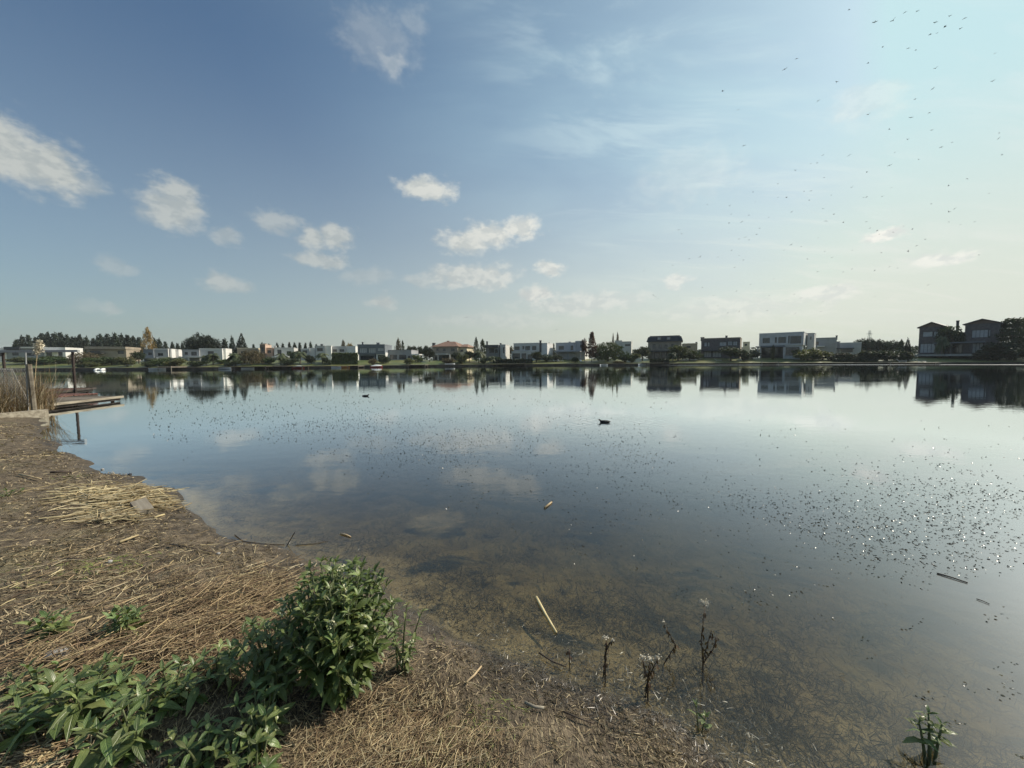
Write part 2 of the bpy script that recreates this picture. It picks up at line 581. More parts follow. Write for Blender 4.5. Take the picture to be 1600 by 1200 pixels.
def near_sd(X, Y):
    wob = (fbm(X * 1.7, Y * 1.7, 5, 3) - 0.45) * 0.28 + (fbm(X * 7, Y * 7, 9, 2) - 0.37) * 0.09
    k = np.clip(np.hypot(X, Y) / 6.0, 0.35, 1.6)
    return seg_dist(X, Y, near) * np.where(inside(X, Y, near_poly), 1, -1) + wob * k


def far_sd(X, Y):
    return seg_dist(X, Y, far) * np.where(inside(X, Y, far_poly), 1, -1)


def near_h(d, X, Y):
    land = 0.05 * (1 - np.exp(-d / 0.12)) + 0.27 * (1 - np.exp(-d / 1.7)) + (fbm(X * 3.1, Y * 3.1, 21, 4) - 0.47) * 0.085 * np.clip(d * 2.5, 0, 1) \
        + (fbm(X * 14, Y * 14, 31, 2) - 0.37) * 0.026 * np.clip(d * 5, 0.2, 1)
    bed = -0.10 * (1 - np.exp(d / 0.5)) + d * 0.13 + (fbm(X * 2.3, Y * 2.3, 41, 3) - 0.44) * 0.09 * np.clip(-d * 1.5, 0, 1)
    return np.where(d > 0, land, np.maximum(bed, -1.7))


def far_h(d, X, Y):
    s = np.clip(d / 17.0, 0, 1)
    return 0.42 + 1.55 * s * s * (3 - 2 * s) + (fbm(X * 0.13, Y * 0.13, 51, 3) - 0.44) * 0.5 * np.clip(d / 8, 0, 1)


def height(X, Y):
    X = np.asarray(X, float)
    Y = np.asarray(Y, float)
    dn = near_sd(X, Y)
    df = far_sd(X, Y)
    return np.where(df > 0.35, far_h(df, X, Y), near_h(dn, X, Y))


def gz(x, y):
    return float(height(np.array([x]), np.array([y]))[0])


def fz(x, y):
    """ground height on the far shore (inside the retaining wall)"""
    X, Y = np.array([x]), np.array([y])
    return float(far_h(np.maximum(far_sd(X, Y), 0.4), X, Y)[0])


def on_ground(px, py):
    p = on_plane(px, py, 0.2)
    for _ in range(5):
        p = on_plane(px, py, max(gz(p.x, p.y), 0.0))
    return p


rings = np.concatenate([[0.25], np.exp(np.linspace(math.log(0.6), math.log(2500), 410))])
th = np.concatenate([np.radians(np.linspace(-72, 72, 820)), np.radians(np.linspace(72, 288, 130)[1:-1])])
RR, TT = np.meshgrid(rings, th, indexing='ij')
GX, GY = RR * np.sin(TT), RR * np.cos(TT)
GZ = height(GX, GY)
nr, na = GX.shape
idx = np.arange(nr * na).reshape(nr, na)
q = np.stack([idx[:-1], idx[1:], np.roll(idx, -1, 1)[1:], np.roll(idx, -1, 1)[:-1]], -1).reshape(-1, 4)
q = q[:, ::-1]
dn = near_sd(GX, GY)
df = far_sd(GX, GY)
zone = np.zeros((nr * na, 3), np.float32)
zone[:, 0] = (df > 0).ravel()
zone[:, 1] = np.clip(1 - dn / 0.36 + (fbm(GX * 3, GY * 3, 61, 3) - .44) * 1.6, 0, 1).ravel()
zone[:, 2] = np.clip((fbm(GX * .8 + 3, GY * .8, 71, 3) - .33) * 4, 0, 1).ravel()
gme = mesh_np('ground', np.stack([GX, GY, GZ], -1).reshape(-1, 3), q, True, zone)

m, t, p, out = principled('bank_soil_and_lawn')
pos = t.n('ShaderNodeNewGeometry').outputs['Position']
zn = t.n('ShaderNodeAttribute', attribute_name='tint').outputs['Color']
zs = t.n('ShaderNodeSeparateColor')
t.put(zs.inputs[0], zn)
sepz = t.n('ShaderNodeSeparateXYZ')
t.put(sepz.inputs[0], pos)
big = t.noise(pos, 1.6, 6, 0.62)
med = t.noise(pos, 9, 6, 0.65)
fin = t.noise(pos, 70, 4, 0.65)
fib = None
for k, (ang, s1) in enumerate(((20, 150), (75, 130), (130, 140), (165, 170))):
    f_ = t.noise(t.mapping(pos, (1, 0.09, 1), (0, 0, math.radians(ang)), (k * 3.3, 0, 0)), s1, 2, 0.5, 0.6)
    fib = f_ if fib is None else t.m('MAXIMUM', fib, f_)
fibm = t.mr(fib, 0.60, 0.74)
soil = t.mix(t.mr(med, 0.35, 0.68), (0.046, 0.034, 0.024), (0.185, 0.142, 0.094))
soil = t.mix(t.m('MULTIPLY', t.mr(fin, 0.45, 0.7), 0.5), soil, (0.20, 0.165, 0.115))
strawc = t.mix(t.mr(big, 0.3, 0.7), (0.27, 0.215, 0.13), (0.42, 0.345, 0.215))
dens_s = t.m('MULTIPLY', fibm, t.mr(t.m('ADD', t.m('MULTIPLY', zs.outputs[2], 0.5), t.m('MULTIPLY', big, 0.6)), 0.25, 0.75, 0.30, 0.95))
bank = t.mix(dens_s, soil, strawc)
moss = t.mr(t.noise(pos, 1.1, 4, 0.6), 0.56, 0.70)
bank = t.mix(t.m('MULTIPLY', moss, 0.22), bank, (0.10, 0.115, 0.042))
wet = t.mix(t.mr(med, 0.35, 0.65), (0.034, 0.027, 0.019), (0.082, 0.064, 0.043))
bank = t.mix(t.m('MULTIPLY', zs.outputs[1], 0.85), bank, wet)
# silt and algae on the bed
silt = t.mix(t.mr(t.noise(pos, 3.3, 5, 0.6), 0.35, 0.65), (0.165, 0.120, 0.058), (0.290, 0.222, 0.115))
strk = t.noise(t.mapping(pos, (1, 0.35, 1), (0, 0, math.radians(55))), 16, 4, 0.65, 0.8)
silt = t.mix(t.mr(strk, 0.52, 0.66, 0, 0.75), silt, (0.050, 0.045, 0.026))
alg = t.noise(pos, 1.15, 5, 0.62, 0.4)
silt = t.mix(t.mr(alg, 0.53, 0.62), silt, (0.018, 0.021, 0.016))
bank = t.mix(t.mr(sepz.outputs[2], 0.006, -0.03), bank, silt)
# far lawns
lw = t.noise(pos, 0.11, 5, 0.6)
lawn = t.mix(t.mr(lw, 0.36, 0.62), (0.075, 0.105, 0.030), (0.165, 0.170, 0.062))
lawn = t.mix(t.mr(t.noise(pos, 1.3, 4, 0.6), 0.5, 0.75), lawn, (0.20, 0.18, 0.075))
t.put(p.inputs['Base Color'], t.mix(zs.outputs[0], bank, lawn))
t.put(p.inputs['Roughness'], t.m('SUBTRACT', 0.92, t.m('MULTIPLY', zs.outputs[1], 0.42)))
p.inputs['Specular IOR Level'].default_value = 0.3
bn = t.n('ShaderNodeBump')
bn.inputs['Strength'].default_value = 0.9
bn.inputs['Distance'].default_value = 0.02
t.put(bn.inputs['Height'], t.m('ADD', t.m('ADD', t.m('MULTIPLY', fib, 0.6), t.m('MULTIPLY', fin, 0.5)), t.m('MULTIPLY', med, 0.9)))
t.put(p.inputs['Normal'], bn.outputs[0])
ground = ob('ground', gme, m)
tag(ground, 'brown littered bank, shallow lake bed and far lawns', 'ground', kind='structure')

# ------------------------------------------------------------------ water: clear mirror over murky depth
m = bpy.data.materials.new('lake_water')
m.use_nodes = True
t = NT(m.node_tree)
for nd in list(m.node_tree.nodes):
    if nd.type == 'BSDF_PRINCIPLED':
        m.node_tree.nodes.remove(nd)
out = m.node_tree.nodes['Material Output']
pos = t.n('ShaderNodeNewGeometry').outputs['Position']
sp = t.n('ShaderNodeSeparateXYZ')
t.put(sp.inputs[0], pos)
DUCK = on_plane(945, 659)
r1 = t.noise(t.mapping(pos, (1, 1.6, 1), (0, 0, math.radians(20))), 1.6, 3, 0.55)
r2 = t.noise(t.mapping(pos, (1, 2.2, 1), (0, 0, math.radians(-12))), 7.0, 2, 0.5)
patch = t.mr(t.noise(t.mapping(pos, (0.25, 1, 1)), 0.16, 3, 0.5), 0.44, 0.62)
hgt = t.m('ADD', t.m('MULTIPLY', r1, 0.0022), t.m('MULTIPLY', t.m('MULTIPLY', r2, patch), 0.0011))
# ripples spreading from the swimming coot
dv = t.vm('SUBTRACT', pos, (DUCK.x + 0.5, DUCK.y, 0))
dl = t.vm('LENGTH', t.vm('MULTIPLY', dv, (0.7, 1.0, 1)), out=1)
wv = t.m('SINE', t.m('MULTIPLY', dl, 34.0))
wk = t.m('MULTIPLY', wv, t.m('MULTIPLY', t.mr(dl, 1.9, 0.3), 0.0011))
hgt = t.m('ADD', hgt, wk)
bump = t.n('ShaderNodeBump')
bump.inputs['Strength'].default_value = 1.0
bump.inputs['Distance'].default_value = 1.0
t.put(bump.inputs['Height'], hgt)
inc = t.n('ShaderNodeNewGeometry').outputs['Incoming']
cosi = t.m('ABSOLUTE', t.vm('DOT_PRODUCT', inc, bump.outputs[0], out=1))
schl = t.m('ADD', 0.022, t.m('MULTIPLY', t.m('POWER', t.m('SUBTRACT', 1.0, t.m('MINIMUM', cosi, 1.0)), 5.0), 0.978))
fac = t.m('MINIMUM', t.m('MULTIPLY', t.m('POWER', schl, 1.12), 2.1), 0.975)
gl = t.n('ShaderNodeBsdfGlossy')
# breeze-roughened strip a few metres off the far bank on the right
bx_ = np.array([at(q_, shore_d(q_) - 4.0).x for q_ in range(1030, 1601, 30)])
by_ = np.array([at(q_, shore_d(q_) - 4.0).y for q_ in range(1030, 1601, 30)])
c2_, c1_, c0_ = np.polyfit(bx_, by_, 2)
off_ = t.m('SUBTRACT', sp.outputs[1], t.m('ADD', c0_, t.m('MULTIPLY', sp.outputs[0], t.m('ADD', c1_, t.m('MULTIPLY', sp.outputs[0], c2_)))))
band = t.m('MULTIPLY', t.m('MULTIPLY', t.mr(off_, -2.6, -1.6), t.mr(off_, 2.2, 1.2)), t.mr(sp.outputs[0], 34, 50))
t.put(gl.inputs['Roughness'], t.m('ADD', 0.012, t.m('MULTIPLY', band, 0.30)))
gl.inputs['Color'].default_value = (0.95, 0.985, 1.0, 1)
t.put(gl.inputs['Normal'], bump.outputs[0])
trn = t.n('ShaderNodeBsdfTransparent')
trn.inputs[0].default_value = (0.96, 0.97, 0.93, 1)
dif = t.n('ShaderNodeBsdfDiffuse')
dif.inputs[0].default_value = (0.07, 0.075, 0.065, 1)
m1 = t.n('ShaderNodeMixShader')
m1.inputs[0].default_value = 0.06
t.put(m1.inputs[1], trn.outputs[0])
t.put(m1.inputs[2], dif.outputs[0])
m2 = t.n('ShaderNodeMixShader')
t.put(m2.inputs[0], fac)
t.put(m2.inputs[1], m1.outputs[0])
glow_lobe = t.n('ShaderNodeBsdfGlossy')           # added rough gloss lobe, lifts the sun's glow on the water
glow_lobe.inputs['Roughness'].default_value = 0.42
glow_lobe.inputs['Color'].default_value = (0.85, 0.93, 1.0, 1)
m3 = t.n('ShaderNodeMixShader')
t.put(m3.inputs[0], t.m('MULTIPLY', t.mr(cosi, 0.10, 0.40), 0.34))
t.put(m3.inputs[1], gl.outputs[0])
t.put(m3.inputs[2], glow_lobe.outputs[0])
t.put(m2.inputs[2], m3.outputs[0])
t.put(out.inputs['Surface'], m2.outputs[0])
va = t.n('ShaderNodeVolumeAbsorption')
va.inputs['Color'].default_value = (0.46, 0.42, 0.24, 1)
va.inputs['Density'].default_value = 2.1
t.put(out.inputs['Volume'], va.outputs[0])
wb = MB()
wb.box(-420, 420, -110, 130, -3.0, 0.0)
lake = wb.build('lake_water', m)
tag(lake, 'still lake water mirroring the sky and far bank', 'water', kind='structure')

# low dark retaining wall along the far water edge
wall = MB()
fp = [Vector((x, y, 0)) for x, y in far if -260 < x < 240]
nrm = []
for i in range(len(fp)):
    d = (fp[min(i + 1, len(fp) - 1)] - fp[max(i - 1, 0)]).normalized()
    nrm.append(Vector((-d.y, d.x, 0)))
prof = [(-0.25, -1.6), (-0.22, 0.40), (-0.30, 0.41), (-0.30, 0.50), (2.2, 0.52), (2.2, -1.6)]
wall.loft([[p_ + n_ * a + Vector((0, 0, b)) for a, b in prof] for p_, n_ in zip(fp, nrm)])
rw = wall.build('retaining_wall', MT['bulk'])
tag(rw, 'long low dark timber retaining wall along the far water edge', 'retaining wall')

# ------------------------------------------------------------------ houses on the far shore
CROP = {1: (0, 480, 5.4545), 2: (200, 500, 6.154), 3: (440, 500, 6.154), 4: (660, 500, 6.154), 5: (900, 500, 6.154), 6: (1140, 490, 6.154), 7: (1340, 480, 6.154)}


class House:
    """a house whose front runs from column x0 to x1, turned by theta; measures taken from the photograph"""
    def __init__(s, name, label, crop, x0, x1, back, theta, ysee=None, group=None):
        s.ox, s.oy, s.k = CROP[crop]
        s.th = math.radians(theta)
        s.px0, s.px1 = s.X(x0), s.X(x1)
        s.D = shore_d((s.px0 + s.px1) / 2) + back
        s.u = Vector((math.cos(s.th), -math.sin(s.th), 0))
        s.v = Vector((math.sin(s.th), math.cos(s.th), 0))
        a = at(s.px0, s.D)
        # keep the middle of the front at depth D
        s.A = Vector((a.x, a.y, 0))
        wd = s._lx(s.px1)
        s.A -= Vector((0, 0, 0))
        s.w = wd
        mid = s.A + s.u * wd * 0.5
        s.base = fz(mid.x, mid.y) - 0.05
        s.root = empty(name, (s.A.x, s.A.y, s.base), -s.th)
        tag(s.root, label, 'house', group)
        s.n = 0

    def X(s, x):
        return s.ox + x / s.k

    def Y(s, y):
        return s.oy + y / s.k

    def _lx(s, px, sb=0.0):
        """front coordinate of column px on the plane set back by sb"""
        tt = ray(px, hor(px))
        tt = tt.x / tt.y
        o = s.A + s.v * sb
        return (tt * o.y - o.x) / (s.u.x - tt * s.u.y)

    def lx(s, x, sb=0.0):
        return s._lx(s.X(x), sb)

    def lz(s, x, y, sb=0.0):
        l = s.lx(x, sb)
        pnt = s.A + s.v * sb + s.u * l
        return at(s.X(x), pnt.y, s.Y(y)).z - s.base

    def wall(s, l0, l1, y0, y1, z0, z1, mat, wins=(), rwins=(), rmat=None, roofmat='concrete', parapet=0.18, fm='frame_dark', gm='glass', roof=True):
        """a block with real openings in its front and right walls; wins: (la, za, lb, zb, bars)"""
        T = 0.28
        b = MB()
        # front with holes
        xs = sorted({l0, l1} | {v for q_ in wins for v in (q_[0], q_[2])})
        zs_ = sorted({z0, z1} | {v for q_ in wins for v in (q_[1], q_[3])})
        for xa, xb in zip(xs[:-1], xs[1:]):
            for za, zb in zip(zs_[:-1], zs_[1:]):
                cx_, cz_ = (xa + xb) / 2, (za + zb) / 2
                if any(q_[0] < cx_ < q_[2] and q_[1] < cz_ < q_[3] for q_ in wins):
                    continue
                b.box(xa, xb, y0, y0 + T, za, zb)
        b.box(l0, l0 + T, y0 + T, y1, z0, z1)
        b.box(l0 + T, l1 - T, y1 - T, y1, z0, z1)
        fr = b.build('wall', MT[mat], s.root)
        b = MB()
        ys = sorted({y0 + T, y1} | {v for q_ in rwins for v in (q_[0], q_[2])})
        zs_ = sorted({z0, z1} | {v for q_ in rwins for v in (q_[1], q_[3])})
        for ya, yb in zip(ys[:-1], ys[1:]):
            for za, zb in zip(zs_[:-1], zs_[1:]):
                cy_, cz_ = (ya + yb) / 2, (za + zb) / 2
                if any(q_[0] < cy_ < q_[2] and q_[1] < cz_ < q_[3] for q_ in rwins):
                    continue
                b.box(l1 - T, l1, ya, yb, za, zb)
        b.build('side_wall', MT[rmat or mat], s.root)  # right wall takes a lighter material, sunlight put into its colour
        if roof:
            b = MB()
            b.box(l0 + T, l1 - T, y0 + T, y1 - T, z1 - 0.45, z1 - 0.25)
            rf = b.build('roof', MT[roofmat], s.root)
            b = MB()
            b.box(l0 - 0.06, l1 + 0.06, y0 - 0.06, y0 + T + 0.02, z1, z1 + parapet)
            b.box(l0 - 0.06, l1 + 0.06, y1 - T, y1 + 0.06, z1, z1 + parapet)
            b.box(l0 - 0.06, l0 + T, y0 + T + 0.02, y1 - T, z1, z1 + parapet)
            b.box(l1 - T, l1 + 0.06, y0 + T + 0.02, y1 - T, z1, z1 + parapet)
            b.build('coping', MT[rmat if rmat else mat], rf)
        for (la, za, lb, zb, bars) in wins:
            s.window(la, lb, za, zb, y0 + 0.15, bars, fm, gm)
        for (ya, za, yb, zb, bars) in rwins:
            s.window(ya, yb, za, zb, l1 - 0.15, bars, fm, gm, side=True)

    def window(s, a, b_, z0, z1, dpt, bars=2, fm='frame_dark', gm='glass', side=False):
        f = MB()
        e = 0.07

        def bx(M_, p0, p1, q0, q1, r0, r1):
            if side:
                M_.box(q0 - (q1 - q0), q0, p0, p1, r0, r1)
            else:
                M_.box(p0, p1, q0, q1, r0, r1)
        bx(f, a, b_, dpt, dpt + 0.07, z0, z0 + e)
        bx(f, a, b_, dpt, dpt + 0.07, z1 - e, z1)
        for k in range(bars + 1):
            x = a + (b_ - a - e) * k / max(bars, 1)
            bx(f, x, x + e, dpt, dpt + 0.07, z0 + e, z1 - e)
        wo = f.build('window', MT[fm], s.root)
        g = MB()
        bx(g, a + 0.01, b_ - 0.01, dpt + 0.025, dpt + 0.045, z0 + 0.01, z1 - 0.01)
        g.build('pane', MT[gm], wo)

    def box(s, name, l0, l1, y0, y1, z0, z1, mat, parent=None):
        b = MB()
        b.box(min(l0, l1), max(l0, l1), y0, y1, z0, z1)
        return b.build(name, MT[mat], parent or s.root)

    def mass(s, x0, x1, yt, yb, depth, mat, wins=(), sb=0.0, **kw):
        """block measured in photograph units; wins rectangles (x0,y0,x1,y1,bars) likewise"""
        l0, l1 = s.lx(x0, sb), s.lx(x1, sb)
        z1 = 0.5 * (s.lz(x0, yt, sb) + s.lz(x1, yt, sb))
        z0 = -0.4 if yb is None else s.lz((x0 + x1) / 2, yb, sb)
        W_ = []
        for (a, y0, b_, y1, n) in wins:
            za, zb = s.lz((a + b_) / 2, y1, sb), s.lz((a + b_) / 2, y0, sb)
            W_.append((max(s.lx(a, sb), l0 + .3), max(za, z0 + .15), min(s.lx(b_, sb), l1 - .3), min(zb, z1 - .25), n))
        s.wall(l0, l1, sb, sb + depth, z0, z1, mat, W_, **kw)
        return l0, l1, z0, z1

    def chimney(s, x, ytop, yb, wd=0.7, mat='slate', sb=3.0):
        l = s.lx(x, sb)
        zt, zb = s.lz(x, ytop, sb), s.lz(x, yb, sb) - 0.4
        b = MB()
        b.box(l - wd / 2, l + wd / 2, sb, sb + wd, zb, zt - 0.16)
        b.box(l - wd / 2 - .08, l + wd / 2 + .08, sb - .08, sb + wd + .08, zt - 0.16, zt)
        b.build('chimney', MT[mat], s.root)

    def slab(s, name, x0, x1, y, th_, out_, depth, mat, sb=0.0):
        l0, l1 = s.lx(x0, sb), s.lx(x1, sb)
        z = s.lz((x0 + x1) / 2, y, sb)
        return s.box(name, l0, l1, sb - out_, sb + depth, z - th_, z, mat)

    def column(s, x, ytop, out_, wd=0.3, mat='white'):
        l = s.lx(x, -out_)
        return s.box('column', l - wd / 2, l + wd / 2, -out_, -out_ + wd, -0.4, s.lz(x, ytop, -out_) - 0.01, mat)

    def hip(s, l0, l1, y0, y1, z0, h, mat, over=0.5, ridge=0.35):
        l0 -= over; l1 += over; y0 -= over; y1 += over
        cxm = (l0 + l1) / 2
        r = (l1 - l0) * ridge / 2
        cym = (y0 + y1) / 2
        P = [(l0, y0, z0), (l1, y0, z0), (l1, y1, z0), (l0, y1, z0), (l0, y0, z0 + .12), (l1, y0, z0 + .12), (l1, y1, z0 + .12), (l0, y1, z0 + .12), (cxm - r, cym, z0 + h), (cxm + r, cym, z0 + h)]
        b = MB()
        b.poly(P, [(0, 3, 2, 1), (0, 1, 5, 4), (1, 2, 6, 5), (2, 3, 7, 6), (3, 0, 4, 7), (4, 5, 9, 8), (5, 6, 9), (6, 7, 8, 9), (7, 4, 8)])
        return b.build('roof', MT[mat], s.root)

    def gable(s, l0, l1, y0, y1, z0, h, mat, gmat, over=0.45):
        """ridge runs back from the front; pediment in the front"""
        cxm = (l0 + l1) / 2
        b = MB()
        b.poly([(l0, y0 + .05, z0), (l1, y0 + .05, z0), (cxm, y0 + .05, z0 + h), (l0, y1, z0), (l1, y1, z0), (cxm, y1, z0 + h)], [(0, 1, 2), (3, 5, 4), (0, 3, 4, 1), (1, 4, 5, 2), (0, 2, 5, 3)])
        b.build('gable', MT[gmat], s.root)
        tn = 0.2
        sl = h / ((l1 - l0) / 2)
        b = MB()
        for sg in (-1, 1):
            xe = cxm + sg * ((l1 - l0) / 2 + over)
            ze = z0 - sl * over
            P = [(cxm, y0 - over, z0 + h + .03), (xe, y0 - over, ze + .03), (xe, y1 + .3, ze + .03), (cxm, y1 + .3, z0 + h + .03)]
            P += [(x_, y_, z_ + tn) for x_, y_, z_ in P]
            b.poly(P, [(0, 3, 2, 1), (4, 5, 6, 7), (0, 1, 5, 4), (1, 2, 6, 5), (2, 3, 7, 6), (3, 0, 4, 7)])
        return b.build('roof', MT[mat], s.root)


# --- left of the lake
h = House('low_house', 'bright white low house at the far left edge behind the reeds', 1, -60, 62, 24, -30)
h.mass(-60, 62, 350, None, 9, 'white', [(-20, 385, 30, 420, 2)])
h.slab('eave', -70, 66, 378, .3, 1.2, .5, 'offwhite')
h = House('long_house', 'long low house with dark roof block and white lit fascia before the pines', 1, 62, 570, 26, -26)
h.mass(62, 385, 362, None, 10, 'grey', [(110, 385, 165, 412, 2), (230, 390, 300, 415, 3)])
l0, l1, z0, z1 = h.mass(385, 565, 346, None, 10, 'white', [(400, 380, 450, 420, 2), (500, 375, 540, 415, 2)])
h.slab('dark_roof', 58, 190, 338, .9, .8, 9, 'slate')
h.slab('roof_band', 192, 384, 338, .5, .4, 9, 'offwhite')
h.slab('porch_roof', 385, 520, 372, .22, 2.2, .2, 'white')
h = House('low_house', 'low tan stone house with flat overhanging roof at the end of the pine belt', 1, 745, 1080, 24, -26)
h.mass(745, 1080, 352, None, 10, 'tan', [(770, 372, 860, 398, 3), (1010, 368, 1062, 398, 2)])
h.slab('roof_band', 738, 1086, 336, .75, .7, 10.5, 'tan')
h.slab('porch_roof', 745, 905, 390, .25, 2.6, .2, 'near_black')
h = House('two_storey_house', 'pale blue grey house with two white lit wings behind palm bushes', 2, 155, 390, 17, -27)
h.mass(155, 250, 288, None, 9, 'bluegrey', [(198, 312, 245, 338, 2)])
h.mass(255, 390, 282, None, 10, 'grey', [(290, 318, 342, 345, 2)], sb=0.7, rmat='white')  # front toned down to grey, its shade put into the colour
h.mass(408, 424, 283, None, 6, 'white', sb=1.5)
h.mass(432, 492, 288, None, 7, 'white', [(440, 300, 455, 330, 1)], sb=5)  # both white blocks are sunlit walls, brightness put into the colour
h.slab('porch_roof', 150, 300, 362, .25, 2, .2, 'bluegrey')
h = House('two_storey_house', 'grey white two storey house with dark open porch behind the tall palm', 2, 525, 945, 18, -25)
h.mass(525, 690, 290, None, 9, 'grey', [(612, 305, 666, 342, 2), (548, 308, 580, 335, 1)])
h.mass(690, 910, 280, None, 10, 'palegrey', [(770, 300, 830, 340, 2), (715, 365, 860, 415, 4)], sb=.8, rmat='white')  # greyer front carries painted shade next to the white side
h.mass(914, 944, 278, None, 8, 'white', sb=2)  # sunlit end wall as its own white block
h.slab('porch_roof', 575, 745, 352, .3, 3.2, .2, 'palegrey')
h.column(582, 357, 3, .35, 'palegrey')
h.column(738, 357, 3, .35, 'palegrey')
h = House('flat_house', 'brown tan flat topped house behind the brownish willow', 2, 1055, 1258, 26, -22)
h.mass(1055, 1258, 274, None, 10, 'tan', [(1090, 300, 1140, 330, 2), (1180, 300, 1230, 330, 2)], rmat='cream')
h = House('chimney_house', 'salmon pink house with broad dark shaded front', 2, 1275, 1400, 22, -20)
h.mass(1275, 1325, 238, None, 8, 'brown', [(1285, 262, 1312, 300, 1)], rmat='pink')  # shaded front painted brown, sunlit side pink
h.mass(1330, 1400, 272, None, 9, 'pink', [(1345, 290, 1380, 318, 1)], sb=1.2)  # sunlit wall of the same house, light kept in the pink
h.chimney(1322, 226, 240, .9, 'pink', 2)
h.slab('porch_roof', 1265, 1340, 345, .25, 2, .2, 'slate')
h = House('white_house', 'bright white house behind feathery palms right of the pink house', 2, 1410, 1600, 22, -22)
h.mass(1410, 1600, 270, None, 9, 'offwhite', [(1440, 285, 1480, 330, 1), (1530, 300, 1575, 330, 2)])
h.chimney(1420, 248, 262, .6, 'white', 2)
h.slab('porch_roof', 1400, 1560, 352, .25, 2.5, .2, 'white')
h = House('white_house', 'narrow sunlit white gable end glimpsed between two palms', 3, 190, 325, 24, -20)
h.mass(190, 270, 280, None, 8, 'palegrey', [(205, 292, 250, 318, 2)], rmat='white')
h.mass(272, 325, 275, None, 8, 'white', sb=.5)  # sunlit side wall painted white beside the greyer front
h = House('white_house', 'sunlit white side wall with dark chimney beside the clipped hedge', 3, 330, 480, 22, -16)
h.mass(330, 420, 252, None, 9, 'palegrey', [(345, 270, 400, 300, 2)])
h.mass(424, 480, 252, None, 8, 'white', sb=.4)  # white block paints the sunlit side of the grey house
h.chimney(390, 232, 252, .6, 'slate', 3)
h = House('white_house', 'grey house with square white lit block above the green hedge', 3, 482, 714, 24, -10)
h.mass(482, 624, 258, None, 9, 'palegrey', [(497, 282, 535, 306, 2), (560, 282, 605, 306, 2)])
h.mass(628, 714, 256, None, 8, 'white', sb=.4)  # sunlit side as a white copy of the grey wall
h = House('dark_house', 'dark slate blue two storey house with long row of pale windows', 3, 735, 995, 15, -4)
h.mass(735, 995, 243, 330, 9, 'bluegrey', [(752, 268, 822, 318, 4), (838, 268, 908, 318, 4), (925, 268, 985, 300, 2)], gm='pale_pane', parapet=.3)
h.mass(745, 900, 335, None, 8, 'bluegrey', [(760, 345, 890, 385, 5)], sb=.6)
h.mass(912, 1000, 318, None, 7, 'white', [(925, 335, 985, 380, 2)], sb=.2)
h.chimney(783, 212, 243, .35, 'slate', 2)
h.chimney(930, 217, 243, .8, 'bluegrey', 3)
h = House('bungalow', 'low grey single storey house with long white porch edge', 3, 1018, 1250, 17, 0)
h.mass(1018, 1250, 293, None, 9, 'grey', [(1045, 335, 1110, 378, 3), (1130, 335, 1200, 378, 3), (1215, 345, 1240, 375, 1)])
h.slab('porch_roof', 1255, 1335, 328, .3, 1.5, 5, 'white')
h.column(1262, 332, 1.3, .25)
h.column(1328, 332, 1.3, .25)
h = House('tiled_house', 'tan house with terracotta hip roof and cream sunlit side', 4, 100, 338, 16, 14)
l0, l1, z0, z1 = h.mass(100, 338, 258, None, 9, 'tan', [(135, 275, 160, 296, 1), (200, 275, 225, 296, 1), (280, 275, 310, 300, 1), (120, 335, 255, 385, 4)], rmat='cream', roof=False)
h.hip(l0, l1, 0, 9, z1, 1.9, 'tile')
l0, l1, z0, z1 = h.mass(343, 428, 262, None, 7, 'cream', [(365, 285, 395, 305, 1)], sb=1.5, roof=False)  # cream block paints in the sun on the tan house's end
h.hip(l0, l1, 1.5, 8.5, z1, 1.1, 'tile')
h.chimney(108, 220, 262, .8, 'slate', 1.2)
h.chimney(248, 200, 240, .6, 'tile', 5)
h.slab('porch_roof', 145, 268, 325, .3, 2.6, .2, 'offwhite')
h.column(150, 332, 2.4, .25, 'offwhite')
h.column(262, 332, 2.4, .25, 'offwhite')
h = House('dark_house', 'dark blue house with deep flat roof beside a narrow white wall', 4, 600, 745, 18, 10)
h.mass(610, 735, 262, None, 9, 'bluegrey', [(640, 272, 690, 315, 2), (700, 280, 725, 320, 1)])
h.slab('dark_roof', 592, 735, 240, .9, .9, 9, 'slate')
h.mass(748, 800, 240, None, 8, 'offwhite', [(775, 262, 790, 320, 1)], sb=1)
h.chimney(622, 205, 245, .5, 'slate', 3)
h.chimney(752, 222, 245, .5, 'slate', 3)
h = House('two_storey_house', 'white two storey house with black chimney and wide glazed ground floor', 4, 878, 1130, 15, 22)
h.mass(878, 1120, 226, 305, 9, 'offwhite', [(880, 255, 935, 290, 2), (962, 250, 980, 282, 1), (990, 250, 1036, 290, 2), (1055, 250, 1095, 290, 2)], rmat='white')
h.mass(858, 1075, 302, None, 9, 'offwhite', [(865, 320, 940, 372, 4), (952, 320, 1000, 372, 2), (1010, 330, 1060, 372, 2)], sb=-.6, roof=True)
h.mass(1138, 1200, 226, None, 7, 'white', sb=1.0)  # sunlit right wall set as a whiter block
h.chimney(1133, 196, 300, .55, 'slate', .6)
h = House('two_storey_house', 'grey two storey house with stepped parapet and covered terrace', 4, 1283, 1570, 16, 20)
h.mass(1283, 1470, 222, None, 9, 'palegrey', [(1310, 250, 1360, 285, 2), (1425, 245, 1450, 290, 1)])
h.mass(1470, 1560, 205, None, 9, 'palegrey', [(1515, 235, 1540, 265, 1)], sb=.5, rmat='white')
h.slab('terrace_roof', 1285, 1530, 300, .3, 3, .2, 'grey')
for x in (1295, 1400, 1520):
    h.column(x, 306, 2.8, .25, 'grey')
h.chimney(1415, 208, 224, .6, 'palegrey', 3)
h = House('background_house', 'small pale house showing above the willow left of the mansard house', 5, 435, 562, 45, 20)
h.mass(435, 530, 210, None, 9, 'palegrey', [(470, 232, 520, 252, 2)], rmat='offwhite')
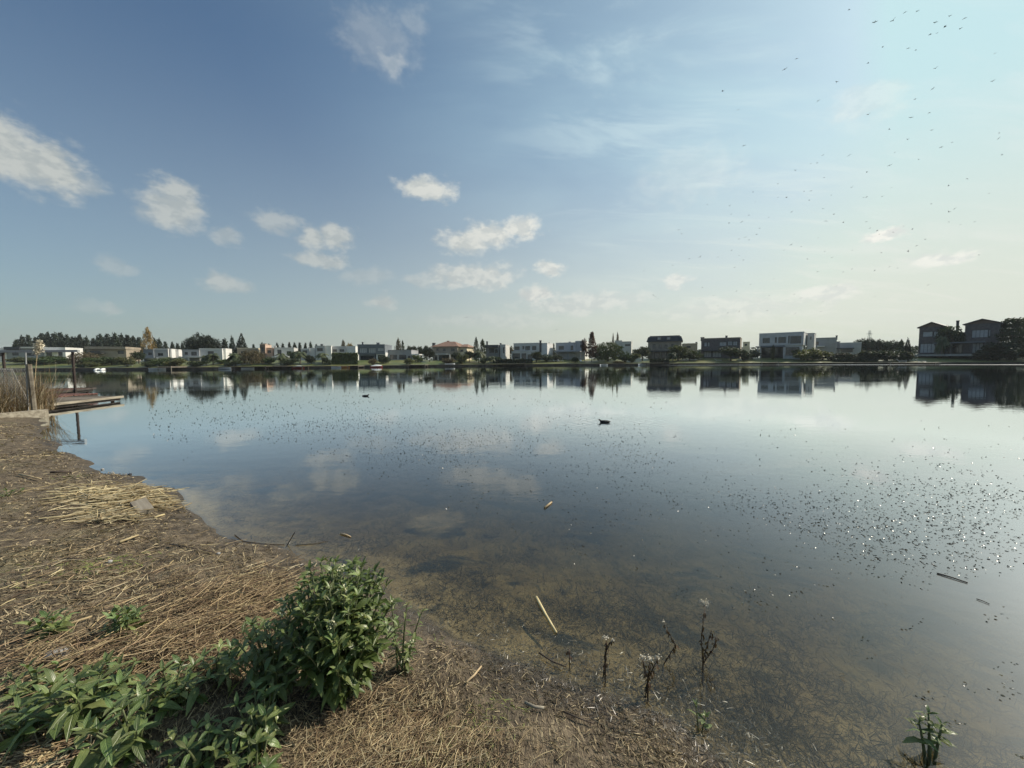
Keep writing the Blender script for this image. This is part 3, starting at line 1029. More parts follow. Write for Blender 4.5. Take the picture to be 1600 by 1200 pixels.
h.mass(370, 440, 200, None, 8, 'offwhite', sb=4)
h = House('mansard_house', 'tall stone coloured house with black mansard roof and two dormers', 5, 690, 1010, 16, 24)
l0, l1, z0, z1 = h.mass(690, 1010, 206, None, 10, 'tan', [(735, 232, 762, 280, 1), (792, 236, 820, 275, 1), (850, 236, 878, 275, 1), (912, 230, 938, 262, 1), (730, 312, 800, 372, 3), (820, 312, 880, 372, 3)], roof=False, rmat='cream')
hm = h.lz(850, 150) - z1
o = .45
b = MB()
rg = [[(l0 - a, -a, z), (l1 + a, -a, z), (l1 + a, 10 + a, z), (l0 - a, 10 + a, z)] for a, z in ((o, z1 - .05), (o, z1 + .12), (-.05, z1 + hm * .8), (-.5, z1 + hm * .88), (-.5, z1 + hm))]
b.loft(rg)
rf = b.build('mansard_roof', MT['slate'], h.root)
for x in (797, 887):
    l = h.lx(x)
    b = MB()
    b.box(l - .55, l + .55, -.45, .9, z1 + hm * .28, z1 + hm * .72)
    dm = b.build('dormer', MT['tan'], h.root)
    b = MB()
    b.box(l - .36, l + .36, -.49, -.452, z1 + hm * .34, z1 + hm * .66)
    b.build('pane', MT['pale_pane'], dm)
h.slab('terrace_roof', 690, 905, 296, .3, 3, .2, 'slate')
for x in (740, 812, 858):
    h.column(x, 302, 2.8, .28, 'tan')
h = House('background_house', 'low tan block between the mansard house and the dark brick house', 5, 1028, 1165, 40, 20)
h.mass(1028, 1165, 228, None, 8, 'tan', [(1060, 250, 1100, 268, 2)], rmat='cream')
h.chimney(1155, 212, 228, .6, 'slate', 3)
h = House('brick_house', 'dark brick flat roofed house with two chimneys and garage sized opening', 5, 1200, 1575, 16, 33)
h.mass(1200, 1575, 180, None, 10, 'darkbrick', [(1228, 215, 1256, 255, 1), (1262, 215, 1282, 255, 1), (1376, 212, 1442, 250, 2), (1455, 205, 1500, 245, 3), (1506, 205, 1548, 245, 2), (1230, 300, 1300, 358, 3), (1312, 300, 1395, 358, 3)], rmat='tan', gm='pale_pane', parapet=.3)
h.chimney(1210, 165, 190, 1.0, 'darkbrick', .4)
h.chimney(1440, 150, 190, .55, 'slate', 1)
h.slab('porch_roof', 1205, 1405, 290, .3, 2, .2, 'slate')
h = House('background_house', 'little tan block directly behind the brick house end', 6, 128, 190, 40, 30)
h.mass(128, 190, 275, None, 8, 'cream', [(140, 290, 165, 310, 1)])
h = House('modern_house', 'large white modern house with black windows and deep ground floor loggia', 6, 278, 705, 15, 43)
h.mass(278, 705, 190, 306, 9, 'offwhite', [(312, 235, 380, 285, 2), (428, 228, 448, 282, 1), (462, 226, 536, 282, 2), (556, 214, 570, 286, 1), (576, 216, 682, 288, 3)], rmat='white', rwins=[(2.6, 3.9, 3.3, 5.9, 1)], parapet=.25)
h.mass(300, 525, 312, None, 7, 'near_black', [(305, 325, 415, 402, 4), (425, 325, 510, 402, 3)], sb=2.0)
h.mass(525, 690, 306, None, 8.5, 'offwhite', [(532, 322, 665, 405, 4)], rmat='white', sb=.3)
h.slab('terrace_roof', 250, 530, 312, .35, .6, 3, 'bluegrey')
for x in (268, 295, 520):
    h.column(x, 320, .3, .35, 'offwhite')
b = h.mass(740, 806, 192, None, 5, 'offwhite', [(768, 220, 778, 250, 1)], sb=5.5)
h = House('grey_house', 'plain blank grey rendered house with a slim flue', 6, 808, 1022, 26, 40)
h.mass(808, 1022, 236, None, 9, 'grey', [(818, 270, 850, 300, 1)])
h.slab('porch_roof', 840, 910, 312, .25, 1.5, .2, 'white')
h.chimney(1020, 210, 240, .45, 'slate', 1)
h = House('grey_house', 'low grey house with white terrace furniture beside the dark thicket', 6, 1024, 1262, 34, 38)
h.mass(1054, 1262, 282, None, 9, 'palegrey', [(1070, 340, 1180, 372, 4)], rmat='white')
h.mass(1024, 1056, 272, None, 7, 'grey', sb=1)
h.slab('porch_roof', 1020, 1190, 332, .3, 2.2, .2, 'slate')
h = House('gabled_house', 'big dark slate house with two gabled wings on the right shore', 7, 578, 1345, 15, 56)
l0, l1, z0, z1 = h.mass(578, 815, 190, None, 10, 'darkbrick', [(612, 235, 708, 285, 1), (715, 232, 765, 290, 2), (590, 350, 740, 440, 4)], roof=False, gm='pale_pane')  # pale panes put the reflected sky into the window colour
h.gable(l0, l1, 0, 10, z1, h.lz(705, 148) - z1, 'slate', 'brown')
l0, l1, z0, z1 = h.mass(1015, 1345, 158, None, 11, 'darkbrick', [(1082, 218, 1240, 292, 4), (1243, 218, 1262, 292, 1), (1095, 345, 1200, 440, 3)], roof=False, gm='pale_pane', rmat='palegrey', rwins=[(2, 4.2, 3.4, 6.4, 1), (5, 4.2, 6.4, 6.4, 1)])
h.gable(l0, l1, 0, 11, z1, h.lz(1190, 118) - z1, 'slate', 'brown')
h.mass(815, 1015, 250, None, 8, 'darkbrick', [(840, 360, 890, 445, 1), (905, 350, 1000, 440, 3)], sb=1.5)
h.chimney(940, 128, 255, .5, 'slate', 3)
h.slab('balcony', 740, 1230, 335, .3, 2.2, .2, 'bluegrey')
h.slab('terrace', 440, 1290, 452, .5, 4.5, .2, 'concrete')
for x in (745, 890, 1090, 1220):
    h.column(x, 345, 2.0, .3, 'darkbrick')

# ------------------------------------------------------------------ trees, shrubs and hedges of the far shore
def quads(C, size, flat=0.0, asp=0.6, droop=None):
    """one randomly turned leaf-clump quad at every centre"""
    n = len(C)
    a = rng.normal(size=(n, 3))
    a[:, 2] *= (1 - flat)
    if droop is not None:
        a = a * 0.5 + droop
    a /= np.linalg.norm(a, axis=1)[:, None]
    b = rng.normal(size=(n, 3))
    b -= a * (a * b).sum(1)[:, None]
    b /= np.linalg.norm(b, axis=1)[:, None]
    s = (size * rng.uniform(0.6, 1.4, n))[:, None]
    a = a * s
    b = b * s * asp
    V = np.stack([C - a, C + b - a * .15, C + a, C - b + a * .15], 1).reshape(-1, 3)
    F = np.arange(4 * n).reshape(n, 4)
    return V, F


def clumpy(fn, ncl, per, cr, size, **kw):
    """leaf clumps: centres drawn by fn(), leaves gathered round each"""
    cc = np.array([fn() for _ in range(ncl)])
    C = np.repeat(cc, per, 0) + rng.normal(size=(ncl * per, 3)) * cr
    return quads(C, size, **kw)


def sph():
    v = np.array([rnd.gauss(0, 1) for _ in range(3)])
    return v / np.linalg.norm(v)


def trunk_mesh(name, h, r, lean=0.02, limbs=0, zl=(0.3, 0.7), ll=0.2, up=0.6):
    b = MB()
    pts = [(rnd.uniform(-lean, lean) * k, rnd.uniform(-lean, lean) * k, h * k / 4) for k in range(5)]
    pts[0] = (0, 0, -0.04)
    b.tube(pts, [r * (1.25 - 0.23 * k) for k in range(5)], 6)
    for k in range(limbs):
        z = h * rnd.uniform(*zl)
        a = rnd.uniform(0, 6.28)
        l = ll * rnd.uniform(.6, 1.2)
        b.tube([(0, 0, z), (l * .5 * math.cos(a), l * .5 * math.sin(a), z + l * up * .4), (l * math.cos(a), l * math.sin(a), z + l * up)], [r * .5, r * .35, r * .15], 4)
    return b.mesh(name)


PROTO = {}


def proto(kind, trunk, crown_vf, tm, cm):
    me = mesh_np(kind + '_crown', *crown_vf)
    me.materials.append(MT[cm])
    trunk.materials.append(MT[tm])
    PROTO.setdefault(kind, []).append((trunk, me))


# unit trees: height 1, crown half-width about 0.5 (scaled on placing)
for k in range(5):      # ragged conifers of the belt
    prof_ = [rnd.uniform(.75, 1.2) for _ in range(9)]

    def f():
        z = 0.12 + 0.88 * (1 - rnd.random() ** 0.62)
        r_ = 0.5 * (1 - z) ** 0.62 * prof_[int(z * 8)] * rnd.random() ** 0.45
        a = rnd.uniform(0, 6.28)
        return (r_ * math.cos(a), r_ * math.sin(a), z + .02 * math.sin(a * 3))
    proto('conifer', trunk_mesh('trunk', .9, .018, .01, 6, (.2, .7), .3, .1), clumpy(f, 360, 6, .03, .040, flat=.3), 'bark', 'pine')
for k in range(3):      # smooth cones
    def f():
        z = 0.03 + 0.97 * (1 - rnd.random() ** 0.55)
        r_ = 0.5 * (1 - z) ** 0.8 * rnd.random() ** 0.3
        a = rnd.uniform(0, 6.28)
        return (r_ * math.cos(a), r_ * math.sin(a), z)
    proto('cypress', trunk_mesh('trunk', .8, .02, .005, 4, (.1, .6), .2, .6), clumpy(f, 420, 5, .025, .036), 'bark', 'pine')
for k in range(4):      # columns
    def f():
        z = 0.06 + 0.94 * rnd.random()
        r_ = 0.5 * math.sin(math.pi * min(1, .12 + z * .88)) ** .7 * rnd.random() ** .5 * rnd.uniform(.6, 1.1)
        a = rnd.uniform(0, 6.28)
        return (r_ * math.cos(a), r_ * math.sin(a), z)
    proto('poplar', trunk_mesh('trunk', .9, .014, .006, 8, (.1, .8), .2, 1.5), clumpy(f, 420, 6, .03, .030), 'bark', 'autumn')
for k in range(4):      # broad rounded trees
    lobes = [(rnd.uniform(-.26, .26), rnd.uniform(-.26, .26), rnd.uniform(.45, .8), rnd.uniform(.17, .27)) for _ in range(9)]

    def f():
        l = rnd.choice(lobes)
        v = sph() * l[3] * rnd.random() ** .3
        return (l[0] + v[0], l[1] + v[1], max(.1, l[2] + v[2] * .85))
    proto('broad', trunk_mesh('trunk', .7, .03, .02, 7, (.35, .8), .35, .7), clumpy(f, 520, 6, .035, .032), 'bark', 'dark')
for k in range(4):      # shrubs down to the ground
    lobes = [(rnd.uniform(-.3, .3), rnd.uniform(-.3, .3), rnd.uniform(.2, .66), rnd.uniform(.16, .30)) for _ in range(9)]

    def f():
        l = rnd.choice(lobes)
        v = sph() * l[3] * rnd.random() ** .3
        return (l[0] + v[0], l[1] + v[1], max(.02, l[2] + v[2]))
    proto('shrub', trunk_mesh('trunk', .5, .03, .02, 6, (.1, .7), .3, .8), clumpy(f, 420, 6, .04, .042), 'bark', 'green')
for k in range(2):      # weeping willow
    def f():
        a = rnd.uniform(0, 6.28)
        r_ = .5 * rnd.random() ** .45
        z = rnd.uniform(.08, 1.0 - 1.2 * r_ * r_)
        return (r_ * math.cos(a), r_ * math.sin(a), z)
    proto('willow', trunk_mesh('trunk', .75, .03, .02, 7, (.4, .9), .35, .5), clumpy(f, 620, 6, .026, .044, asp=.3, droop=np.array([0, 0, -1.])), 'bark', 'green')
for k in range(2):      # layered araucaria and cedar
    tiers = [(.18 + .8 * i / 8, (.52 - .42 * (i / 8)) * rnd.uniform(.75, 1.15)) for i in range(9)]

    def f():
        z, r_ = rnd.choice(tiers)
        a = rnd.choice(range(7)) * .9 + z * 9 + rnd.gauss(0, .14)
        q_ = r_ * rnd.random() ** .5
        return (q_ * math.cos(a), q_ * math.sin(a), z + q_ * .12)
    proto('araucaria', trunk_mesh('trunk', .98, .022, .008, 12, (.2, .9), .35, .15), clumpy(f, 420, 6, .026, .032, flat=.4), 'bark', 'rusty')
for k in range(2):
    tiers = [(.30 + .68 * i / 6, (.55 - .36 * (i / 6) ** 1.6) * rnd.uniform(.8, 1.1), rnd.uniform(-.12, .12), rnd.uniform(-.12, .12)) for i in range(7)]

    def f():
        z, r_, ox_, oy_ = rnd.choice(tiers)
        a = rnd.uniform(0, 6.28)
        q_ = r_ * rnd.random() ** .5 * (1 + .2 * math.sin(a * 4 + z * 20))
        return (ox_ + q_ * math.cos(a), oy_ + q_ * math.sin(a), z - q_ * .10)
    proto('cedar', trunk_mesh('trunk', .95, .025, .01, 12, (.3, .9), .4, .1), clumpy(f, 900, 6, .028, .024, flat=.5), 'bark', 'dark')


def palm_crown(nf, droop):
    V, F = [], []
    for k in range(nf):
        a = rnd.uniform(0, 6.28)
        e = rnd.uniform(-.3, 1.25)
        L = rnd.uniform(.38, .52)
        d = np.array([math.cos(a), math.sin(a), 0])
        s = np.array([-math.sin(a), math.cos(a), 0])
        P = []
        for j in range(8):
            u = j / 7
            P.append(np.array([0, 0, .62]) + d * L * math.cos(e) * u + np.array([0, 0, 1]) * (L * math.sin(e) * u * .9 - droop * u * u * .35))
        for j in range(1, 8):
            wl = .11 * math.sin(math.pi * (j / 7.6)) + .02
            for sg in (-1, 1):
                i = len(V)
                tip = P[j] + s * sg * wl + d * .05 + np.array([0, 0, -wl * .75])
                V += [P[j - 1], P[j], tip, P[j - 1] + s * sg * wl * .5 - np.array([0, 0, wl * .3])]
                F.append((i, i + 1, i + 2, i + 3))
    return np.array(V), np.array(F)


for k in range(3):
    b = MB()
    b.tube([(0, 0, -.03), (.01, 0, .2), (.005, .01, .42), (0, 0, .63)], [.04, .03, .027, .036], 7)
    proto('palm', b.mesh('trunk'), palm_crown(26, 1.0), 'palmbark', 'palm')

TREES = []
_used = {}


def tree(kind, px, ytop, wpx, back, label, name=None, cat='tree', group=None, mat=None, ybase=None):
    """tree whose top shows at (px, ytop); wpx its crown width; back = metres behind the far water edge"""
    D = shore_d(px) + back
    top = at(px, D, ytop)
    z0 = fz(top.x, top.y)
    hgt_ = max(top.z - z0, 0.6)
    wid = wpx / FPX * D
    pr = PROTO[kind]
    i = _used.get(kind, 0)
    _used[kind] = i + 1
    tm, cm = pr[i % len(pr)]
    r = empty(name or {'conifer': 'pine_tree', 'cypress': 'cypress_tree', 'poplar': 'poplar_tree', 'broad': 'broad_tree', 'shrub': 'garden_shrub', 'willow': 'willow_tree', 'araucaria': 'araucaria_tree', 'cedar': 'cedar_tree', 'palm': 'palm_tree'}[kind], (top.x, top.y, z0), rnd.uniform(0, 6.28))
    r.scale = (wid, wid, hgt_)
    tag(r, label, cat, group)
    tr = ob('trunk', tm, None, r)
    cr = ob('crown', cm, None, r)
    if mat:
        cr.material_slots[0].link = 'OBJECT'
        cr.material_slots[0].material = MT[mat]
    return r


ORD = ('first', 'second', 'third', 'fourth', 'fifth', 'sixth', 'seventh', 'eighth', 'ninth', 'tenth', 'eleventh', 'twelfth', 'thirteenth', 'fourteenth', 'fifteenth', 'sixteenth', 'seventeenth', 'eighteenth', 'nineteenth', 'twentieth')
G = 'pines of the dark belt behind the low houses'
for oi, (px, y, wd) in enumerate(((25, 531, 15), (35, 526, 17), (44, 524, 15), (55, 528, 15), (64, 521, 20), (74, 520, 18), (84, 521, 19), (94, 520, 19), (104, 524, 17), (114, 526, 17), (124, 524, 19), (134, 527, 15), (145, 529, 14), (156, 523, 18), (167, 522, 18), (178, 521, 18), (189, 523, 17), (199, 524, 18), (208, 526, 15), (217, 527, 14))):
    tree('conifer', px, y, wd * 1.35, rnd.uniform(42, 60), ORD[oi] + ' pine from the left end of the dense dark belt', group=G)
tree('poplar', 230, 513, 19, 40, 'tall yellowing poplar rising at the end of the pine belt')
G = 'small pines right of the yellow poplar'
for oi, (px, y, wd) in enumerate(((241, 529, 13), (248, 530, 15), (258, 534, 13), (269, 535, 11), (277, 536, 11), (285, 536, 11))):
    tree('conifer', px, y, wd * 1.2, rnd.uniform(40, 55), ORD[oi] + ' small dark pine counted rightwards from the yellow poplar', group=G)
for px, y, wd, lb in ((301, 524, 28, 'left one of three big round dark trees behind the porch house'), (316, 521, 30, 'tallest middle one of three big round dark trees behind the porch house'), (332, 526, 28, 'right one of three big round dark trees behind the porch house')):
    tree('broad', px, y, wd, 34, lb, mat='pine')
tree('conifer', 350, 530, 20, 36, 'ragged dark pine between the round trees and the twin cypresses')
tree('cypress', 362, 523, 15, 34, 'narrower left one of the twin dark cypresses')
tree('cypress', 377, 522, 26, 34, 'broad right one of the twin dark cypresses')
G = 'low pines behind the pink and white houses'
for oi, (px, y) in enumerate(((396, 538), (409, 536), (420, 537), (433, 536), (442, 537), (452, 535), (460, 536), (468, 535), (477, 536), (485, 535), (494, 538))):
    tree('conifer', px, y, 12, rnd.uniform(55, 70), ORD[oi] + ' small pine from the left above the pink and white houses', group=G)
tree('poplar', 536, 532, 9, 50, 'thin pale bare poplar above the clipped hedge house', mat='brownleaf')
tree('broad', 547, 536, 14, 52, 'low tan tree behind the square white block', mat='autumn')
tree('poplar', 622, 530, 12, 34, 'short tan poplar behind the low grey bungalow', mat='brownleaf')
tree('poplar', 629, 533, 8, 34, 'slim dark poplar touching the tan poplar', mat='dark')
G = 'bushy trees behind the bungalow'
for oi, px in enumerate((640, 649, 657, 665, 672)):
    tree('broad', px, 540 + rnd.uniform(-1, 1), 13, 45, ORD[oi] + ' dark bushy tree from the left between bungalow and tiled house', group=G)
tree('poplar', 744, 528, 11, 8, 'dark ragged spire tree right of the tiled house', mat='dark')
tree('poplar', 754, 531, 12, 9, 'second dark spire tree nearer the dark blue house', mat='dark')
tree('poplar', 858, 536, 7, 30, 'dark cypress sliver left in the gap beside the glazed house', mat='pine')
tree('poplar', 865, 537, 7, 30, 'dark cypress sliver right in the gap beside the stepped house', mat='pine')
tree('broad', 796, 541, 14, 30, 'brownish tree in the gap left of the glazed white house', mat='brownleaf')
tree('araucaria', 925, 521, 22, 7, 'rust brown tiered tree standing on the lawn edge')
tree('poplar', 958, 522, 5, 60, 'left one of two thin pale trees far beyond the willow', mat='brownleaf')
tree('poplar', 965, 521, 6, 60, 'right one of two thin pale trees far beyond the willow', mat='brownleaf')
tree('willow', 950, 534, 44, 8, 'rounded green willow left of the mansard house')
tree('broad', 1004, 540, 26, 9, 'dark bushy tree hugging the mansard house wall')
tree('shrub', 978, 547, 24, 6, 'leafy green shrub below the willow', cat='shrub')
tree('broad', 1060, 539, 34, 8, 'green tree covering the right corner of the mansard house', mat='green')
tree('palm', 1052, 545, 22, 6, 'feathery palm before the mansard house corner')
tree('shrub', 1078, 543, 30, 9, 'dense shrub between the mansard and brick houses', cat='shrub')
tree('shrub', 1092, 548, 18, 10, 'small shrub at the left wall of the brick house', cat='shrub')
tree('broad', 1142, 541, 40, 6, 'wide leafy tree on the shore before the brick house', mat='dark')
tree('shrub', 1162, 544, 26, 7, 'dark shrub between the brick and modern houses', cat='shrub', mat='dark')
tree('shrub', 1176, 545, 22, 10, 'low shrub at the left corner of the modern house', cat='shrub', mat='dark')
tree('poplar', 1208, 540, 9, 9, 'slim garden tree before the modern house loggia', mat='olive')
tree('shrub', 1262, 540, 44, 7, 'big olive shrub at the right corner of the modern house', cat='shrub', mat='olive')
tree('shrub', 1286, 544, 32, 7, 'shrub with yellowish leaves before the blank grey house', cat='shrub', mat='olive')
tree('shrub', 1308, 549, 30, 6, 'dark shrub below the blank grey house', cat='shrub', mat='dark')
G = 'thicket shrubs on the right shore'
for oi, (px, y, wd) in enumerate(((1322, 550, 26), (1338, 549, 28), (1354, 545, 28), (1370, 546, 28), (1387, 544, 30), (1404, 545, 28), (1420, 546, 26))):
    tree('shrub', px, y, wd, rnd.uniform(4, 7), ORD[oi] + ' shrub from the left in the dark thicket by the gabled house', cat='shrub', group=G, mat='dark')
G = 'hazy trees behind the thicket'
for oi, (px, y, wd) in enumerate(((1348, 529, 18), (1358, 527, 20), (1369, 530, 22), (1383, 531, 22), (1396, 532, 22))):
    tree('broad', px, y, wd, 40, ORD[oi] + ' greyish tree from the left behind the dark thicket', group=G, mat='pine')
tree('cypress', 1409, 530, 14, 14, 'dark pointed tree nearest the hazy trees', mat='dark')
tree('cypress', 1419, 528, 13, 14, 'dark pointed tree touching the gabled house')
tree('broad', 1487, 506, 34, 9, 'leafy tree rising between the two gables', mat='dark')
tree('palm', 1474, 512, 22, 8, 'spiky palm beside the tree between the gables')
tree('cedar', 1583, 499, 50, 7, 'large layered cedar right of the gabled house')
tree('cedar', 1612, 497, 60, 10, 'cedar cut off by the right picture edge')
tree('shrub', 1560, 530, 44, 5, 'dark mass of shrub at the gabled house side', cat='shrub', mat='dark')
tree('shrub', 1588, 528, 56, 4, 'tall dark shrub under the layered cedar', cat='shrub', mat='dark')
tree('shrub', 1545, 541, 30, 4, 'low dark shrub at the right end of the gabled house lawn', cat='shrub', mat='dark')
# gardens on the left and middle shore
for k_, px, y, wd, bk, lb, mt in (
        ('shrub', 92, 556, 40, 12, 'broad shrub below the long low house', 'green'), ('shrub', 70, 554, 40, 13, 'leafy shrub under the white fascia of the long house', 'green'),
        ('shrub', 40, 556, 40, 13, 'hedge like shrub left below the long low house', 'olive'), ('willow', 130, 550, 34, 9, 'brownish drooping shrub left of the tan stone house', 'brownleaf'),
        ('shrub', 152, 555, 34, 10, 'rounded shrub before the tan stone house', 'green'), ('shrub', 174, 555, 36, 10, 'wide green shrub along the tan stone house', 'green'),
        ('shrub', 125, 569, 12, 3, 'small dark waterside bush left of the pedal boat', 'dark'), ('shrub', 143, 563, 20, 5, 'olive bush directly behind the pedal boat', 'olive'),
        ('shrub', 198, 553, 24, 6, 'light green young tree crown by the white bench', 'olive'), ('broad', 216, 549, 22, 12, 'dark tree left of the pale blue house', 'dark'),
        ('palm', 240, 555, 26, 6, 'leftmost bushy palm before the pale blue house', None), ('palm', 258, 553, 28, 7, 'middle bushy palm before the pale blue house', None), ('palm', 277, 554, 26, 6, 'right bushy palm before the pale blue house', None),
        ('shrub', 248, 558, 30, 5, 'low green shrub under the bushy palms', 'green'), ('shrub', 272, 559, 30, 4, 'second low green shrub under the bushy palms', 'olive'), ('shrub', 231, 563, 16, 3, 'black green waterside bush below the pale blue house', 'dark'),
        ('shrub', 306, 561, 26, 4, 'dark bush before the open porch', 'dark'), ('palm', 321, 549, 18, 6, 'shorter palm left of the tall palm', None), ('palm', 332, 545, 26, 6, 'tall palm with pale trunk before the porch house', None),
        ('shrub', 345, 560, 24, 8, 'green bush right of the tall palm', 'green'), ('palm', 366, 544, 30, 5, 'dark drooping palm left of the brown willow', None), ('shrub', 362, 562, 26, 3, 'dark bush at the foot of the drooping palm', 'dark'),
        ('willow', 393, 547, 34, 6, 'brownish weeping willow before the flat topped house', 'brownleaf'), ('shrub', 419, 556, 20, 7, 'small shrub before the pink house', 'green'),
        ('palm', 438, 545, 24, 6, 'feathery palm before the bright white house', None), ('shrub', 450, 558, 26, 5, 'bush under the white house palms', 'dark'), ('palm', 468, 541, 28, 7, 'largest feathery palm left of the clipped hedge', None),
        ('broad', 458, 548, 20, 9, 'green tree between two white house palms', 'green'), ('shrub', 486, 552, 18, 6, 'round dark bush right of the largest feathery palm', 'dark'), ('palm', 503, 545, 26, 7, 'feathery palm beside the clipped hedge', None),
        ('shrub', 511, 556, 16, 4, 'dark narrow bush at the hedge end', 'dark'), ('shrub', 582, 558, 14, 4, 'brownish grass tuft before the dark slate blue house', 'brownleaf'), ('shrub', 599, 552, 18, 7, 'dark bush right of the slate blue house', 'dark'),
        ('shrub', 639, 557, 16, 4, 'pale green round bush on the bungalow lawn', 'olive'), ('shrub', 653, 553, 18, 9, 'green shrub by the bungalow porch', 'green'), ('broad', 671, 548, 18, 10, 'dark leafy tree left of the tiled house', 'dark'),
        ('shrub', 700, 557, 22, 4, 'brownish shrub before the tiled house porch', 'brownleaf'), ('broad', 712, 549, 16, 8, 'dark tree before the tiled house wall', 'dark'), ('shrub', 721, 549, 19, 5, 'clipped yellow green round bush before the cream wall', 'olive'),
        ('broad', 733, 548, 18, 8, 'dark tree right of the yellow green bush', 'dark'), ('palm', 748, 540, 26, 6, 'palm below the dark spire trees', None), ('palm', 767, 552, 20, 4, 'small yellowish palm near the water', None),
        ('shrub', 778, 555, 22, 7, 'low shrub before the dark blue house', 'dark'), ('shrub', 757, 557, 18, 4, 'shrub at the foot of the palm pair', 'green'), ('broad', 838, 549, 24, 6, 'dark leafy tree before the glazed ground floor', 'dark'),
        ('shrub', 855, 551, 22, 8, 'dark shrub below the white lit wall', 'dark'), ('shrub', 868, 551, 20, 9, 'shrub at the left end of the stepped house', 'dark'), ('shrub', 899, 556, 16, 5, 'round bush before the stepped house terrace', 'green'),
        ('broad', 914, 529, 12, 10, 'small rust coloured tree touching the stepped house', 'rusty'), ('shrub', 990, 550, 20, 6, 'pale pampas like shrub right of the willow', 'olive'), ('shrub', 968, 563, 20, 3, 'low reddish bush at the water below the willow', 'brownleaf')):
    tree(k_, px, y, wd, bk, lb, cat='palm' if k_ == 'palm' else ('shrub' if k_ == 'shrub' else 'tree'), mat=mt)


def hedge(px0, px1, ytop, back, depth, label, mat='green', hmin=None):
    a, b_ = at(px0, shore_d(px0) + back), at(px1, shore_d(px1) + back)
    L = (b_.xy - a.xy).length
    ang = math.atan2(b_.y - a.y, b_.x - a.x)
    z0 = fz((a.x + b_.x) / 2, (a.y + b_.y) / 2)
    zt = at((px0 + px1) / 2, (a.y + b_.y) / 2, ytop).z - z0
    n = int(min(3500, L * zt * 110))
    C = np.stack([rng.uniform(0, L, n), rng.uniform(0, depth, n), rng.uniform(0, zt, n)], 1)
    C[::2, 1] *= .2
    C[:, 2] += (fbm(C[:, 0] * .8, C[:, 1], 3, 3) - .45) * .5
    V, F = quads(C, .24)
    r = empty('hedge', (a.x, a.y, z0), ang)
    tag(r, label, 'hedge')
    c_ = MB()
    c_.box(.12, L - .12, .15, depth - .15, 0, zt - .18)
    c_.build('branches', MT[mat], r)
    ob('foliage', mesh_np('hedge', V, F), MT[mat], r)


hedge(518, 559, 551.5, 5, 3, 'long clipped bright green hedge before the square white block', 'green')
hedge(770, 832, 561, 3.5, 1.5, 'low dark hedge before the dark blue house', 'dark')
hedge(1305, 1372, 560, 3, 2.5, 'low dark hedge along the water on the right shore', 'dark')
hedge(1016, 1046, 561.5, 3, 1.5, 'short dark hedge below the mansard house terrace', 'dark')


# low continuous wood far behind the houses
n = 26000
tpx = rng.uniform(-250, 1900, n)
bk = rng.uniform(72, 95, n)
sd = np.interp(tpx, [p_[0] for p_ in SHORE], [p_[1] for p_ in SHORE]) + bk
tx = (tpx - 800) / FPX * sd
hh = 3.0 + 3.2 * fbm(tx * .06, sd * .06, 120, 4)
C = np.stack([tx, sd, 2.0 + hh * rng.random(n) ** .6], 1)
V, F = quads(C, .55)
o = ob('distant_wood', mesh_np('distant_wood', V, F), MT['pine'])
tag(o, 'low dark wood far behind the row of houses', 'wood', kind='stuff')

# ------------------------------------------------------------------ boats, jetties and garden furniture on the far shore
def boat_mesh(L, B, H, name):
    """open rowing-boat hull with sheer, transom and hollow inside"""
    b = MB()
    rings_ = []
    for k in range(9):
        u = k / 8
        x = -L / 2 + L * u
        wd = B / 2 * (0.78 + .22 * math.sin(min(1, u * 1.6) * math.pi / 2)) * (1 - max(0, (u - .5) / .5) ** 2.2)
        wd = max(wd, .02)
        sh = H * (1 + .35 * max(0, u - .4))
        rings_.append([(x, -wd, sh), (x, -wd * .82, H * .35), (x, -wd * .3, 0), (x, wd * .3, 0), (x, wd * .82, H * .35), (x, wd, sh), (x, wd * .86, sh), (x, wd * .6, H * .4), (x, -wd * .6, H * .4), (x, -wd * .86, sh)])
    b.loft(rings_)
    return b.mesh(name, False)


HULL = boat_mesh(3.6, 1.35, .5, 'hull')


def boat(px, off, ang, label, mat, cat='boat', name='rowing_boat', s=.8, z=-.06, seatmat='wood', cover=None):
    D = shore_d(px) + off
    p_ = at(px, D)
    zz = z if off < 0 else fz(p_.x, p_.y)
    r = empty(name, (p_.x, p_.y, zz), math.radians(ang))
    r.scale = (s, s, s)
    tag(r, label, cat)
    me = HULL.copy()
    me.materials.clear()
    ob('hull', me, MT[mat], r)
    for x in (-.9, .3):
        b = MB()
        b.box(x - .13, x + .13, -.5, .5, .33, .37)
        b.build('thwart', MT[seatmat], r)
    if cover:
        b = MB()
        rg = []
        for k in range(7):
            u = k / 6
            wd = .62 * math.sin(math.pi * (.15 + .75 * (1 - u * .75))) + .05
            hh = .5 + .28 * math.sin(math.pi * u) + .15 * u
            rg.append([(-1.7 + 3.3 * u, -wd, .47 + .1 * u), (-1.7 + 3.3 * u, 0, hh + .12), (-1.7 + 3.3 * u, wd, .47 + .1 * u), (-1.7 + 3.3 * u, 0, .44 + .1 * u)])
        b.loft(rg)
        b.build('cover', MT[cover], r)
    return r


